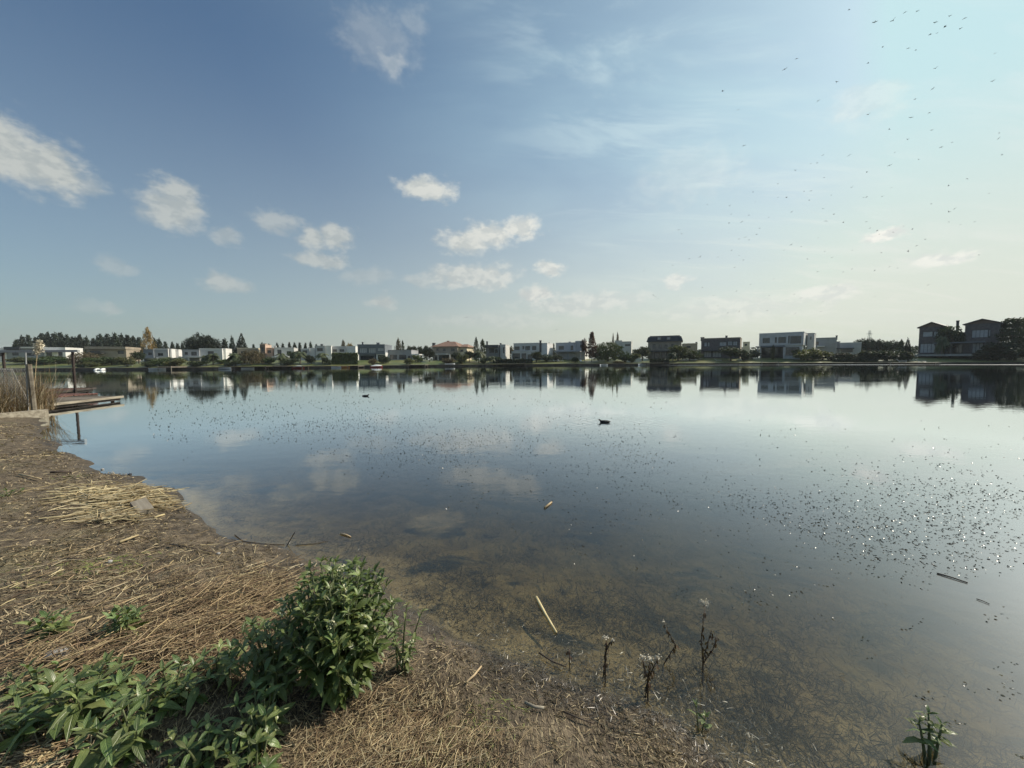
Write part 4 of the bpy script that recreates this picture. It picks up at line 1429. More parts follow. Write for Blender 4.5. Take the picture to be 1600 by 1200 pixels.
boat(246, -1.2, 8, 'white rowing boat moored below the bushy palms', 'gelcoat', s=.9)
boat(352, -1.1, -14, 'pale boat tied up under the tall palm', 'offwhite', s=.9)
boat(387, -.9, 12, 'small white dinghy below the brown willow', 'gelcoat', s=.75)
boat(466, -1.2, 4, 'red and white boat below the largest feathery palm', 'red', cover='gelcoat')
boat(527, -1.3, 10, 'white skiff left of the orange boat', 'gelcoat', s=.8)
boat(537, -1.5, -6, 'orange boat below the clipped green hedge', 'orange', s=.9)
boat(588, -1.4, 6, 'boat under a white cover before the slate blue house', 'red', cover='gelcoat', s=.85)
boat(703, 1.2, 15, 'upturned looking white skiff on the bank before the tiled house', 'gelcoat', s=.8)
boat(944, -.7, 20, 'short white boat at the water below the willow', 'gelcoat', s=.7)
boat(1007, -.8, 8, 'white boat below the mansard house terrace', 'gelcoat', s=.95)

# pedal boat: two white tubs joined by a deck
p_ = at(156, shore_d(156) - 1.1)
r = empty('pedal_boat', (p_.x, p_.y, 0), math.radians(10))
r.scale = (.62, .62, .62)
tag(r, 'white and pale blue pedal boat with two humps on the left shore', 'pedal boat')
for sx in (-.95, .95):
    b = MB()
    rg = []
    for k in range(7):
        u = k / 6
        y = -1.3 + 2.6 * u
        ww = .55 * math.sin(math.pi * (.12 + .76 * u)) ** .6
        hh = .75 * math.sin(math.pi * (.1 + .8 * u)) ** .8
        rg.append([(sx - ww, y, -.1), (sx + ww, y, -.1), (sx + ww * .9, y, hh * .6), (sx + ww * .45, y, hh), (sx - ww * .45, y, hh), (sx - ww * .9, y, hh * .6)])
    b.loft(rg)
    b.build('float', MT['gelcoat'], r, True)
b = MB()
b.box(-.45, .45, -.8, .8, .22, .34)
b.build('deck', MT['bluehull'], r)


def jetty(px, ln, wd, label, zt=.55, mat='wood', rail=False, ang=0):
    D = shore_d(px)
    p_ = at(px, D)
    r = empty('jetty', (p_.x, p_.y, 0), math.radians(ang))
    tag(r, label, 'jetty')
    n = max(6, int(ln / .28))
    me = MB().box(-wd / 2, wd / 2, 0, .24, zt - .05, zt).mesh('plank')
    for k in range(n):
        o = ob('plank', me, MT[mat], r)
        o.location.y = .9 - k * .28
    for sx in (-1, 1):
        for yy in (.2, -ln + 1.3):
            b = MB()
            b.tube([(sx * wd * .46, yy, -1.3), (sx * wd * .46, yy, zt + (.45 if rail else .12))], .07, 6)
            b.build('pile', MT[mat], r)
        b = MB()
        b.box(sx * wd * .46 - .05, sx * wd * .46 + .05, -ln + 1.2, .9, zt - .2, zt - .052)
        b.build('beam', MT[mat], r)
    return r


jetty(276, 4.5, 3.2, 'small jetty with white edge below the right bushy palm', .75, 'palewood')
jetty(402, 4, 8, 'broad dark jetty below the brown willow', .6, 'darkwood')
jetty(455, 4, 9, 'long grey jetty beside the red and white boat', .6, 'wood')
jetty(560, 5, 3, 'narrow jetty right of the orange boat', .55, 'wood')
jetty(655, 4.5, 5, 'pale jetty before the bungalow lawn', .62, 'palewood')
jetty(798, 4, 9, 'dark jetty below the low dark hedge', .7, 'darkwood')
jetty(1022, 4, 7, 'dark jetty before the mansard house', .7, 'darkwood')
jetty(1202, 5, 4, 'pale jetty with ladder before the modern house', .6, 'palewood', True, -30)
jetty(1425, 6, 9, 'wide low jetty on the lawn edge before the gabled house', .45, 'palewood', False, -40)


def lounger(px, back, ang, label, mat='gelcoat', cat='sun lounger', group=None):
    D = shore_d(px) + back
    p_ = at(px, D)
    r = empty('sun_lounger', (p_.x, p_.y, fz(p_.x, p_.y)), math.radians(ang))
    tag(r, label, cat, group)
    MB().box(-.35, .35, -.9, .5, .30, .38).build('seat', MT[mat], r)
    b = MB()
    b.poly([(-.35, .5, .30), (.35, .5, .30), (.35, 1.0, .78), (-.35, 1.0, .78), (-.35, .5, .38), (.35, .5, .38), (.35, .95, .83), (-.35, .95, .83)], [(0, 1, 2, 3), (4, 7, 6, 5), (0, 4, 5, 1), (1, 5, 6, 2), (2, 6, 7, 3), (3, 7, 4, 0)])
    b.build('backrest', MT[mat], r)
    for sx in (-.3, .3):
        for sy in (-.8, .4):
            MB().box(sx - .03, sx + .03, sy - .03, sy + .03, 0, .30).build('leg', MT[mat], r)


lounger(868, 7, 70, 'left white sun lounger on the lawn before the glazed white house')
lounger(876, 7, 75, 'right white sun lounger on the lawn before the glazed white house')
lounger(1409, 1.5, 60, 'white sun lounger at the left end of the wide low jetty')
lounger(1439, 1.5, 60, 'white sun lounger at the right end of the wide low jetty')
lounger(200, 6, 80, 'white lounger under the light green young tree')
lounger(909, 6, 20, 'small white garden chair before the stepped house', cat='chair')
lounger(1122, 6, 60, 'white seat under the wide leafy tree', cat='chair')

# lattice mast far behind
p_ = at(1357, shore_d(1357) + 120)
zt = at(1357, p_.y, 516).z
r = empty('lattice_mast', (p_.x, p_.y, 1.9))
tag(r, 'thin hazy lattice mast above the thicket trees', 'mast')
b = MB()
for sx in (-1, 1):
    for sy in (-1, 1):
        b.tube([(sx * 1.1, sy * 1.1, 0), (sx * .25, sy * .25, zt - 2)], .09, 4)
b.build('leg', MT['galv'], r)
for k in range(6):
    z = (zt - 3) * (k + .5) / 6
    w_ = 1.1 - .85 * (k + .5) / 6
    b = MB()
    b.tube([(-w_, -w_, z), (w_, -w_, z + 1)], .05, 4)
    b.tube([(w_, -w_, z), (-w_, -w_, z + 1)], .05, 4)
    b.tube([(-w_, w_, z), (w_, w_, z + 1)], .05, 4)
    b.build('brace', MT['galv'], r)
for z in (zt - 4, zt - 6.5):
    MB().box(-1.8, 1.8, -.08, .08, z, z + .15).build('crossarm', MT['galv'], r)

# ------------------------------------------------------------------ left bank: docks, frame, kerb beam, fence and reeds
def dock(P0, direction, ln, wd, zt, label, pm, fm=None, stub=True):
    """deck running from P0 along direction; planks lie across"""
    ang = math.atan2(direction[1], direction[0]) - math.pi / 2
    r = empty('dock', (P0[0], P0[1], 0), ang)
    tag(r, label, 'dock')
    n = int(ln / .15)
    me = MB().box(-wd, 0, 0, .138, zt - .04, zt).mesh('plank')
    for k in range(n):
        o = ob('plank', me, MT[pm], r)
        o.location = (rnd.uniform(-.03, .03), k * .15, rnd.uniform(-.008, .008))
        o.rotation_euler.z = rnd.uniform(-.012, .012)
    for x in (-.09, -wd + .05):
        MB().box(x, x + .06, .02, ln - .02, zt - .19, zt - .052).build('joist', MT['darkwood'], r)
    if fm:
        MB().box(.036, .075, -.05, ln + .05, zt - .085, zt + .008).build('fascia', MT[fm], r)
        MB().box(-wd, .03, ln + .012, ln + .05, zt - .085, zt + .008).build('fascia', MT[fm], r)
    for x in (-.16, -wd + .16):
        for y in (.3, ln * .55, ln - .25):
            b = MB()
            b.tube([(x, y, -1.4), (x, y, zt - .05)], .06, 7)
            b.build('pile', MT['darkwood'], r)
    return r


dock((-17.1, 13.1), (-.16, 1), 4.4, 2.3, .23, 'nearest dock with a pale fascia board at the reeds', 'wood', 'palewood')
dock((-19.7, 15.3), (-.15, 1), 3.5, 2.0, .27, 'middle weathered dock behind the pale edged one', 'redwood')
dock((-21.9, 17.9), (-.42, 1), 3.9, 3.4, .36, 'farthest dock with faded red boards under the steel frame', 'redwood', 'darkwood')
p_ = at(114, 19.8)
zt = at(114, 19.8, 550.2).z
r = empty('steel_frame', (p_.x, p_.y, 0))
tag(r, 'thin rusty goalpost frame standing on the red boarded dock', 'frame')
b = MB()
b.tube([(0, 0, -1.2), (.02, 0, zt)], .055, 8)
b.build('post', MT['rust'], r)
xl = at(6, 19.8).x - p_.x
b = MB()
b.tube([(xl, 0, -.2), (xl, 0, zt)], .055, 8)
b.build('post', MT['rust'], r)
MB().box(xl - 2.2, .34, -.06, .06, zt + .002, zt + .115).build('beam', MT['galv'], r)

# kerb beam of the bank
a = on_plane(-60, 655, .2)
b_ = on_plane(69, 643, .2)
L = (b_ - a).length
ang = math.atan2(b_.y - a.y, b_.x - a.x)
r = empty('kerb_beam', (a.x, a.y, 0), ang)
tag(r, 'pale squared timber holding the bank below the reeds', 'timber beam')
MB().box(0, L, 0, .2, -.12, .26).build('timber', MT['palewood'], r)
MB().box(L + .004, L + .10, 0, .11, -.3, .27).build('end_post', MT['palewood'], r)

# fence posts with wire
F0, F1 = at(-70, 11.6), at(44, 12.3)
r = empty('wire_fence', (0, 0, 0))
tag(r, 'sagging grey wire mesh fence standing in the reeds', 'fence')
for (pb, pt, rr, nm, mt) in (((44, 646), (40, 551), .018, 'slim_post', 'galv'), ((54, 646), (45, 569), .065, 'post', 'wood'), ((-50, 650), (-50, 566), .06, 'post', 'wood')):
    q0 = at(pb[0], 12.2, pb[1])
    q0.z = .1
    q1 = at(pt[0], 12.2, pt[1])
    b = MB()
    b.tube([q0, (q0 + q1) / 2, q1], rr, 7)
    b.build(nm, MT[mt], r)
b = MB()
zt0, zt1 = at(-70, 11.6, 574).z, at(44, 12.3, 577).z
N_ = 44
for k in range(-10, N_ + 10):
    for sg in (-1, 1):
        u0, u1 = k / N_, (k + sg * 10) / N_
        v0, v1 = 0.0, 1.0
        if u0 < 0 or u0 > 1:
            continue
        if u1 < 0:
            v1 = u0 / (u0 - u1)
            u1 = 0
        if u1 > 1:
            v1 = (1 - u0) / (u1 - u0)
            u1 = 1
        pa = F0.lerp(F1, u0)
        pb_ = F0.lerp(F1, u1)
        za = .35 + v0 * (zt0 * (1 - u0) + zt1 * u0 - .35)
        zb = .35 + v1 * (zt0 * (1 - u1) + zt1 * u1 - .35)
        b.tube([(pa.x, pa.y + .02 * sg, za), (pb_.x, pb_.y + .02 * sg, zb)], .0045, 3, False)
b.tube([(F0.x, F0.y, zt0), (F1.x, F1.y, zt1)], .008, 4)
b.build('wire_mesh', MT['galv'], r)


def blades(P, L, Wd, az_, tilt, bend, cols, segs=3):
    """curved tapering blades; all arguments are arrays"""
    n = len(P)
    d = np.stack([np.cos(az_), np.sin(az_), np.zeros(n)], 1)
    s = np.stack([-np.sin(az_), np.cos(az_), np.zeros(n)], 1)
    # twist the width a little out of the horizontal
    tw = rng.uniform(-1.2, 1.2, n)[:, None]
    Vs = []
    for k in range(segs + 1):
        u = k / segs
        tl = tilt + bend * u
        off = d * (np.cos(tl) * L * u)[:, None] + np.array([0, 0, 1.])[None] * (np.sin(tl) * L * u)[:, None]
        wv = (Wd * (1 - .85 * u ** 2))[:, None]
        sd = s * np.cos(tw) + np.array([0, 0, 1.])[None] * np.sin(tw)
        Vs += [P + off - sd * wv * .5, P + off + sd * wv * .5]
    V = np.stack(Vs, 1)
    k2 = 2 * (segs + 1)
    V = V.reshape(-1, 3)
    base = (np.arange(n) * k2)[:, None, None]
    F = np.array([[2 * k, 2 * k + 1, 2 * k + 3, 2 * k + 2] for k in range(segs)])[None] + base
    C = np.repeat(cols, k2, 0)
    return V, F.reshape(-1, 4), C


def pick(pal, n, jit=.22):
    pal = np.array(pal)
    c = pal[rng.integers(0, len(pal), n)]
    return c * rng.uniform(1 - jit, 1 + jit, (n, 1))


# reeds between the fence and the beam
n = 11000
u = rng.random(n)
v = rng.random(n)
xa = np.array([at(-90, 11.7).x, at(-90, 15).x])
PX = -24 + u * 8.6
PY = 11.5 + v * 2.6 + (PX + 20) * -.12
keep = PX < (-15.0 - (PY - 11.5) * .55)
PX, PY = PX[keep], PY[keep]
n = len(PX)
P = np.stack([PX, PY, np.maximum(height(PX, PY), .12)], 1)
hgt_ = rng.uniform(.6, 1.55, n) * (0.85 + .5 * fbm(PX * 1.1, PY * 1.1, 77, 2))
V, F, C = blades(P, hgt_, rng.uniform(.008, .02, n), rng.uniform(0, 6.28, n), rng.uniform(1.0, 1.55, n), rng.uniform(-.45, .1, n), pick([(.15, .10, .055), (.20, .14, .075), (.30, .24, .15), (.40, .34, .24), (.17, .13, .07), (.12, .09, .05)], n))
rd = ob('dry_reeds', mesh_np('dry_reeds', V, F, False, C), MT['straw'])
tag(rd, 'dense clump of dry brown reeds by the docks', 'reeds', kind='stuff')

# pampas plume leaning above the reeds
q0, q1 = at(48, 12.6, 590), at(58, 12.6, 553)
q2 = at(62, 12.6, 533)
r = empty('pampas_grass', (q0.x, q0.y, .25))
tag(r, 'single cream pampas plume rising above the reeds', 'pampas grass')
b = MB()
b.tube([(0, 0, 0), (q1 - q0) * .4 + Vector((0, 0, .55)), Vector(q1) - Vector((q0.x, q0.y, .25)), Vector(q2) - Vector((q0.x, q0.y, .25))], [.012, .01, .008, .004], 5)
b.build('stem', MT['reed'], r)
o0 = np.array(q1) - np.array((q0.x, q0.y, .25))
o1 = np.array(q2) - np.array((q0.x, q0.y, .25))
uu = rng.random(420)
C_ = o0 + (o1 - o0) * uu[:, None] + rng.normal(size=(420, 3)) * (.05 * np.sin(np.pi * (.1 + .85 * uu)) ** .7)[:, None]
V, F = quads(C_, .05, asp=.25)
ob('plume', mesh_np('plume', V, F), MT['plume'], r)

# ------------------------------------------------------------------ foreground herbs
def leaf_mesh(name, wid, arch, fold, wave, petiole=.1):
    V, F = [], []
    n = 7
    for k in range(n):
        u = k / (n - 1)
        if u <= petiole:
            hw = .018
        else:
            q_ = (u - petiole) / (1 - petiole)
            hw = max(wid * math.sin(math.pi * min(1, q_ ** .82 * .97 + .03)) ** .85, .004)
        zc = arch[0] * u - arch[1] * u * u
        y = u * (1 - .12 * abs(arch[1]))
        zs_ = hw * fold + wave * math.sin(u * 14) * hw
        V += [(-hw, y, zc + zs_), (0, y, zc), (hw, y, zc + hw * fold - wave * math.sin(u * 14 + 1) * hw)]
    for k in range(n - 1):
        a = 3 * k
        F += [(a, a + 1, a + 4, a + 3), (a + 1, a + 2, a + 5, a + 4)]
    return np.array(V), np.array(F)


LEAVES = [leaf_mesh('leaf', *p_) for p_ in ((.15, (.12, .34), .35, .12), (.17, (.2, .6), .28, .16), (.14, (.05, .12), .45, .1), (.16, (.25, .8), .22, .2), (.13, (0, .28), .5, .12), (.18, (.1, .45), .2, .18))]
BROAD = [leaf_mesh('leaf', *p_) for p_ in ((.165, (.1, .35), .26, .14), (.18, (.2, .62), .22, .18), (.155, (.05, .18), .34, .1), (.17, (.25, .8), .24, .2), (.15, (.15, .95), .3, .25))]
LM = [mesh_np('leaf', v_, f_, True) for v_, f_ in LEAVES]
BM = [mesh_np('leaf', v_, f_, True) for v_, f_ in BROAD]
for m_ in LM + BM:
    m_.materials.append(MT['leaf'])


def leaf_matrix(pos, azm, pitch, roll, L):
    d = Vector((math.cos(azm) * math.cos(pitch), math.sin(azm) * math.cos(pitch), math.sin(pitch)))
    s = Vector((math.sin(azm), -math.cos(azm), 0))
    nrm_ = s.cross(d).normalized()
    s2 = s * math.cos(roll) + nrm_ * math.sin(roll)
    n2 = s2.cross(d).normalized()
    R_ = Matrix((s2, d, n2)).transposed().to_4x4()
    return Matrix.Translation(pos) @ R_ @ Matrix.Scale(L, 4)


def herb(name, label, base, stems, leaf_len, cat='plant', broad=False, gap=.034, maxparts=290, group=None, flowers=None, lower=.12, stemr=.006, upr=0.5, leafmat_=None):
    """stems: list of tip offsets (x,y,z) from base; leaves spiral up each stem"""
    r = empty(name, base)
    tag(r, label, cat, group)
    lm, ls = (BM, BROAD) if broad else (LM, LEAVES)
    items = []
    for (bx_, by_, tip) in stems:
        b0 = Vector((bx_, by_, -.02))
        tp = Vector(tip)
        ln = (tp - b0).length
        mid = b0.lerp(tp, .5) + Vector(((b0.x - tp.x) * .18, (b0.y - tp.y) * .18, ln * .10))
        pt = lambda u: b0 * (1 - u) ** 2 + mid * 2 * u * (1 - u) + tp * u * u
        b = MB()
        b.tube([pt(k / 5) for k in range(6)], [stemr * (1.1 - .13 * k) for k in range(6)], 5)
        b.build('stem', MT['stem'], r, True)
        n_ = max(4, int(ln * (1 - lower) / gap))
        az0 = rnd.uniform(0, 6.28)
        for k in range(n_ + 4):
            u = min(1.0, lower + (1 - lower) * k / n_)
            top_ = max(0, (u - .55) / .45)
            a = az0 + k * 2.4 + rnd.gauss(0, .25)
            L = leaf_len * rnd.uniform(.75, 1.15) * (1 - .45 * top_) * (.65 + .35 * min(1, u * 2.2))
            pitch = rnd.gauss(.05, .25) + upr * top_ ** 1.5 * 1.5
            if k > n_:
                pitch = rnd.uniform(.6, 1.1)
                L = leaf_len * rnd.uniform(.35, .55)
            items.append((leaf_matrix(pt(u), a, min(pitch, 1.3), rnd.gauss(0, .35), L), L, rnd.randrange(len(lm))))
        if flowers and rnd.random() < flowers:
            C_ = np.array(tp) + rng.normal(size=(26, 3)) * .009 + np.array([0, 0, .012])
            V_, F_ = quads(C_, .006)
            ob('flower_bud', mesh_np('flower_bud', V_, F_), MT['bloom'], r)
    cam_l = Vector((0, 0, CAMZ)) - Vector(base)
    items.sort(key=lambda it: (it[0].translation - cam_l).length - it[1])
    for M_, L, k in items[:maxparts]:
        o = ob('leaf', lm[k], None, r)
        o.matrix_local = M_
        if leafmat_:
            o.material_slots[0].link = 'OBJECT'
            o.material_slots[0].material = MT[leafmat_]
    rest = items[maxparts:]
    if rest:
        VV, FF, off = [], [], 0
        for M_, L, k in rest:
            v_, f_ = ls[k]
            A_ = np.array(M_)
            VV.append(v_ @ A_[:3, :3].T + A_[:3, 3])
            FF.append(f_ + off)
            off += len(v_)
        o = ob('foliage', mesh_np('foliage', np.concatenate(VV), np.concatenate(FF), True), MT['foliage'], r)
        o['kind'] = 'stuff'
    return r


def dome(n, rx, ry, hgt, lo=.45, br=.5, lean=(0, 0)):
    out_ = []
    for k in range(n):
        q_ = math.sqrt((k + .5) / n)
        a = k * 2.39996 + rnd.gauss(0, .15)
        x, y = rx * q_ * math.cos(a), ry * q_ * math.sin(a)
        z = hgt * (lo + (1 - lo) * math.sqrt(max(0, 1 - q_ * q_))) * rnd.uniform(.88, 1.08)
        out_.append((x * br * .55, y * br * .55, (x + lean[0] * z, y + lean[1] * z, z)))
    return out_


g = on_ground(533, 1078)
herb('leafy_bush', 'tall dense leafy green bush standing at the water edge', g, dome(80, .285, .24, .61, .38), .104, cat='bush', maxparts=297, flowers=.10, gap=.027)
g = on_ground(628, 1052)
herb('leafy_bush', 'slender green shoots with pale buds at the right side of the tall bush', g, [(-.02, 0, (-.06, .05, .34)), (0, 0, (.03, .02, .36)), (.02, 0, (.10, .05, .30)), (0, .02, (-.03, -.05, .24)), (.01, .0, (.07, -.05, .20))], .062, cat='bush', flowers=.5, gap=.018)
g = on_ground(432, 1080)
herb('leafy_bush', 'dark lower foliage joined to the left side of the tall bush', g, dome(24, .20, .18, .36, .5), .105, cat='bush', gap=.034)
for px, py, n_, rx, ry, hh, ll, lb in (
        (345, 1062, 7, .12, .10, .20, .10, 'low green plant with upright tips beside the reddish straw'),
        (270, 1100, 9, .15, .12, .19, .12, 'spreading green plant in the middle of the leafy patch'),
        (128, 1132, 9, .15, .13, .26, .145, 'broad leaved plant with the biggest hanging leaves at lower left'),
        (205, 1176, 8, .13, .11, .22, .125, 'bright green broad leaved plant at the bottom edge'),
        (38, 1150, 7, .14, .12, .18, .12, 'darker leafy plant at the left bottom corner'),
        (408, 1172, 8, .10, .09, .24, .10, 'pale green upright plant with pointed leaf tips before the bush'),
        (318, 1196, 8, .13, .10, .14, .105, 'low light green plant at the bottom edge right of the broad leaves'),
        (60, 1078, 5, .10, .09, .12, .10, 'small dark sprig at the left border of the leafy patch'),
        (185, 1078, 6, .12, .09, .16, .11, 'leafy plant at the upper rim of the green patch'),
        (398, 1225, 7, .10, .09, .16, .10, 'yellowish green plant cut by the bottom edge')):
    g = on_ground(px, py)
    herb('leafy_plant', lb, g, dome(n_, rx, ry, hh * .84, .5, lean=(rnd.uniform(-.2, .2), rnd.uniform(-.2, .2))), ll, broad=True, gap=.026, lower=.06, upr=.45)
g = on_ground(195, 992)
herb('leafy_plant', 'small solitary green rosette on the straw, right of its pair', g, dome(7, .08, .07, .13, .5), .135, gap=.020, lower=.05)
g = on_ground(78, 996)
herb('leafy_plant', 'small solitary green rosette on the straw, left of its pair', g, dome(7, .11, .07, .10, .5), .13, gap=.022, lower=.05)
g = on_ground(12, 775)
herb('leafy_plant', 'dull green low weed on the bank at the left edge', g, dome(5, .16, .12, .06, .5), .09, gap=.024, lower=.05, leafmat_='foliage')
g = on_plane(1452, 1222, -.12)
herb('water_plant', 'dark green leafy rosette on a stem rising from the water at lower right', g, [(0, 0, (.0, .02, .30)), (.01, 0, (.04, .0, .27)), (0, .01, (-.04, .02, .26))], .085, gap=.012, lower=.62, stemr=.008, upr=.3)
g = on_plane(1092, 1150, -.04)
herb('water_plant', 'small yellow green sprout in the wet litter', g, [(0, 0, (-.01, .02, .14)), (.01, 0, (.03, .0, .10))], .06, gap=.03, lower=.5, stemr=.004)


# ------------------------------------------------------------------ dead flower stalks standing in the shallows
def dead_weed(label, px, pyb, branches, fl):
    b0 = on_plane(px, pyb, 0)
    dpt = min(gz(b0.x, b0.y), 0) - .03
    r = empty('dead_weed', (b0.x, b0.y, 0))
    tag(r, label, 'dead plant')
    for br in branches:
        pts = []
        for k, (qx, qy) in enumerate(br):
            q_ = at(qx, b0.y + rnd.uniform(-.03, .03), qy)
            pts.append(Vector(q_) - Vector((b0.x, b0.y, 0)))
        if (pts[0].xy.length < .09):
            pts.insert(0, Vector((pts[0].x, pts[0].y, dpt)))
        n_ = len(pts)
        b = MB()
        b.tube(pts, [.0036 * (1 - .12 * k) for k in range(n_)], 5)
        b.build('stem', MT['deadstem'], r, True)
        for k in range(1, n_):
            for j in range(int(5 + 45 * (pts[k] - pts[k - 1]).length)):
                p_ = pts[k - 1].lerp(pts[k], rnd.random())
                if p_.z < .03:
                    continue
                o = ob('leaf', LM[rnd.choice((1, 3))], None, r)
                o.material_slots[0].link = 'OBJECT'
                o.material_slots[0].material = MT['deadleaf']
                o.matrix_local = leaf_matrix(p_, rnd.uniform(0, 6.28), rnd.uniform(-1.3, -.3), rnd.gauss(0, .5), rnd.uniform(.016, .038))
    for (qx, qy, rad, n_) in fl:
        c_ = np.array(Vector(at(qx, b0.y, qy)) - Vector((b0.x, b0.y, 0)))
        C_ = c_ + rng.normal(size=(n_, 3)) * rad * np.array([1, 1, .55])
        V_, F_ = quads(C_, .0038, asp=.8)
        ob('flower_head', mesh_np('flower_head', V_, F_), MT['fluff'], r)


dead_weed('tall dead stalk with white seed head rightmost of the shallow water group', 1098, 1038, [[(1098, 1035), (1096, 1000), (1099, 968), (1102, 945)], [(1099, 1030), (1106, 1004), (1112, 985)], [(1099, 1036), (1114, 1015), (1120, 992)]], [(1103, 942, .010, 110), (1096, 939, .006, 30)])
dead_weed('dark leaning stalk bent over without any flowers', 1036, 1040, [[(1036, 1040), (1048, 1020), (1056, 1008), (1046, 990), (1038, 975)]], [(1037, 971, .004, 12)])
dead_weed('short dead stalk with two tiny white flower tufts', 942, 1062, [[(942, 1060), (945, 1035), (948, 1012), (947, 1000)], [(946, 1020), (953, 1005), (957, 1000)]], [(945, 996, .007, 50), (957, 1000, .005, 40)])
dead_weed('dead stalk with a broad pale flat flower head at the muddy edge', 1008, 1094, [[(1008, 1092), (1011, 1068), (1014, 1050), (1015, 1034)], [(1013, 1060), (1020, 1045), (1028, 1030)], [(1012, 1058), (1007, 1044), (1004, 1028)]], [(1004, 1026, .008, 40), (1015, 1028, .009, 60), (1027, 1027, .007, 40)])
dead_weed('stub of a broken stem in the shallows left of the flower stalks', 890, 1040, [[(890, 1040), (890, 1028), (889, 1014)]], [])

# ------------------------------------------------------------------ litter: stalks, plank, twigs
def stalk(label, pts, rad, mat, name='reed_stalk', cat='stalk', water=False, group=None, lift=0.0):
    P_ = [on_plane(x, y, .004) if water else on_ground(x, y) for x, y in pts]
    o_ = P_[0]
    r_ = MB()
    n_ = len(P_)
    pp = [Vector((q_.x - o_.x, q_.y - o_.y, (0 if water else q_.z - o_.z) + (.35 * rad if water else rad + .012) + lift * k)) for k, q_ in enumerate(P_)]
    if n_ == 2:
        pp.insert(1, (pp[0] + pp[1]) / 2 + Vector((.003, .003, .002)))
    r_.tube(pp, [rad * (1 - .25 * k / (len(pp) - 1)) for k in range(len(pp))], 7)
    o = r_.build(name, MT[mat], None, True)
    o.location = o_
    tag(o, label, cat, group)
    return o


stalk('long golden reed stalk floating in the shallow water', [(838, 934), (853, 962), (869, 989)], .011, 'reed', water=True)
stalk('short golden reed piece floating beyond the weed clumps', [(851, 794), (862, 785)], .013, 'reed', water=True)
stalk('thin dark stick floating among the weed at right', [(1464, 896), (1512, 911)], .006, 'twig', name='stick', cat='stick', water=True)
stalk('small dark stick floating near the right edge', [(1526, 936), (1546, 944)], .0035, 'twig', name='stick', cat='stick', water=True)
stalk('pale splinter floating by the shore below the cloud reflection', [(532, 834), (548, 839)], .008, 'reed', water=True)
stalk('pale stalk lying on the bank above the straw pile', [(30, 744), (64, 751)], .012, 'reed')
stalk('straight pale stalk below the wooden block', [(187, 851), (216, 840)], .011, 'reed')
stalk('stalk leaning against the wooden block', [(205, 810), (219, 801)], .010, 'reed')
stalk('long pale stalk beside the left rosette', [(106, 981), (144, 968)], .008, 'reed')
stalk('stubby reed end right of the wooden block', [(241, 812), (257, 807)], .011, 'reed')
stalk('pale stick lying near the bottom on the dry grass', [(729, 1071), (741, 1060), (752, 1046)], .006, 'reed')
stalk('bone white short stick on the muddy slope', [(820, 1104), (836, 1111), (850, 1112)], .008, 'palewood', name='stick', cat='stick')
stalk('brown twig lying on the mud by the flower stalks', [(880, 1117), (905, 1127), (928, 1136)], .0035, 'twig', name='twig', cat='twig')
stalk('dark twig half in the water above the flower stalks', [(842, 1024), (862, 1037), (884, 1046)], .0045, 'twig', name='twig', cat='twig')
stalk('long curved dark twig along the waterline', [(367, 836), (380, 846), (410, 850), (444, 851)], .0045, 'twig', name='twig', cat='twig', water=True)
stalk('dark twig drifting right of the long curved twig', [(462, 852), (490, 850), (512, 845)], .0035, 'twig', name='twig', cat='twig', water=True)
stalk('forked dark stick on the dry bank', [(265, 853), (290, 857), (335, 866)], .005, 'twig', name='twig', cat='twig')
stalk('dark stick on the bank left of the forked one', [(102, 877), (126, 876)], .005, 'twig', name='twig', cat='twig')
stalk('dark chunk of rotten branch on the upper bank', [(78, 741), (112, 740)], .016, 'twig', name='branch', cat='branch')
q0 = on_plane(446, 850, .01)
q1 = at(461, q0.y, 831)
b = MB()
b.tube([(0, 0, -.03), Vector(q1) - Vector((q0.x, q0.y, 0))], [.006, .004], 5)
o = b.build('twig', MT['twig'])
o.location = (q0.x, q0.y, 0)
tag(o, 'upright twig sticking out of the water by the shore', 'twig')

q0, q1 = on_ground(212, 792), on_ground(236, 810)
b = MB()
L = .235
b.poly([(-.055, -L / 2, -.01), (.055, -L / 2, 0), (.06, L / 2, 0), (-.06, L / 2 + .012, 0), (-.05, -L / 2, .042), (.055, -L / 2 - .008, .04), (.058, L / 2 - .01, .045), (-.055, L / 2, .047)], [(0, 3, 2, 1), (4, 5, 6, 7), (0, 1, 5, 4), (1, 2, 6, 5), (2, 3, 7, 6), (3, 0, 4, 7)])
o = b.build('wooden_block', MT['palewood'])
o.scale = (1.15, 1.15, 1.25)
o.location = ((q0.x + q1.x) / 2, (q0.y + q1.y) / 2, gz((q0.x + q1.x) / 2, (q0.y + q1.y) / 2) + .035)
o.rotation_euler = (.22, -.18, math.atan2(q1.y - q0.y, q1.x - q0.x) + math.pi / 2)
tag(o, 'weathered wooden block lying tilted below the golden straw pile', 'wood block')

# a few pale stones in the litter
for k, (px, py, s_, lb) in enumerate(((171, 879, .022, 'small pale stone in the middle of the bank'), (88, 1028, .05, 'dusty grey stone behind the leafy patch'), (341, 866, .018, 'tiny pale stone near the waterline'), (203, 742, .03, 'dark stone sitting at the water edge'), (160, 734, .025, 'pale pebble beside the far waterline'))):
    g = on_ground(px, py)
    V_ = []
    b = MB()
    rg = []
    for i in range(5):
        ph = -1.3 + 2.6 * i / 4
        rg.append([(s_ * math.cos(ph) * math.cos(a_) * rnd.uniform(.8, 1.25), s_ * math.cos(ph) * math.sin(a_) * rnd.uniform(.7, 1.1), s_ * .6 * math.sin(ph)) for a_ in [j * math.pi / 4 for j in range(8)]])
    b.loft(rg)
    o = b.build('stone', MT['slate' if 'dark' in lb else 'concrete'], None, True)
    o.location = (g.x, g.y, g.z + s_ * .3)
    tag(o, lb, 'stone')

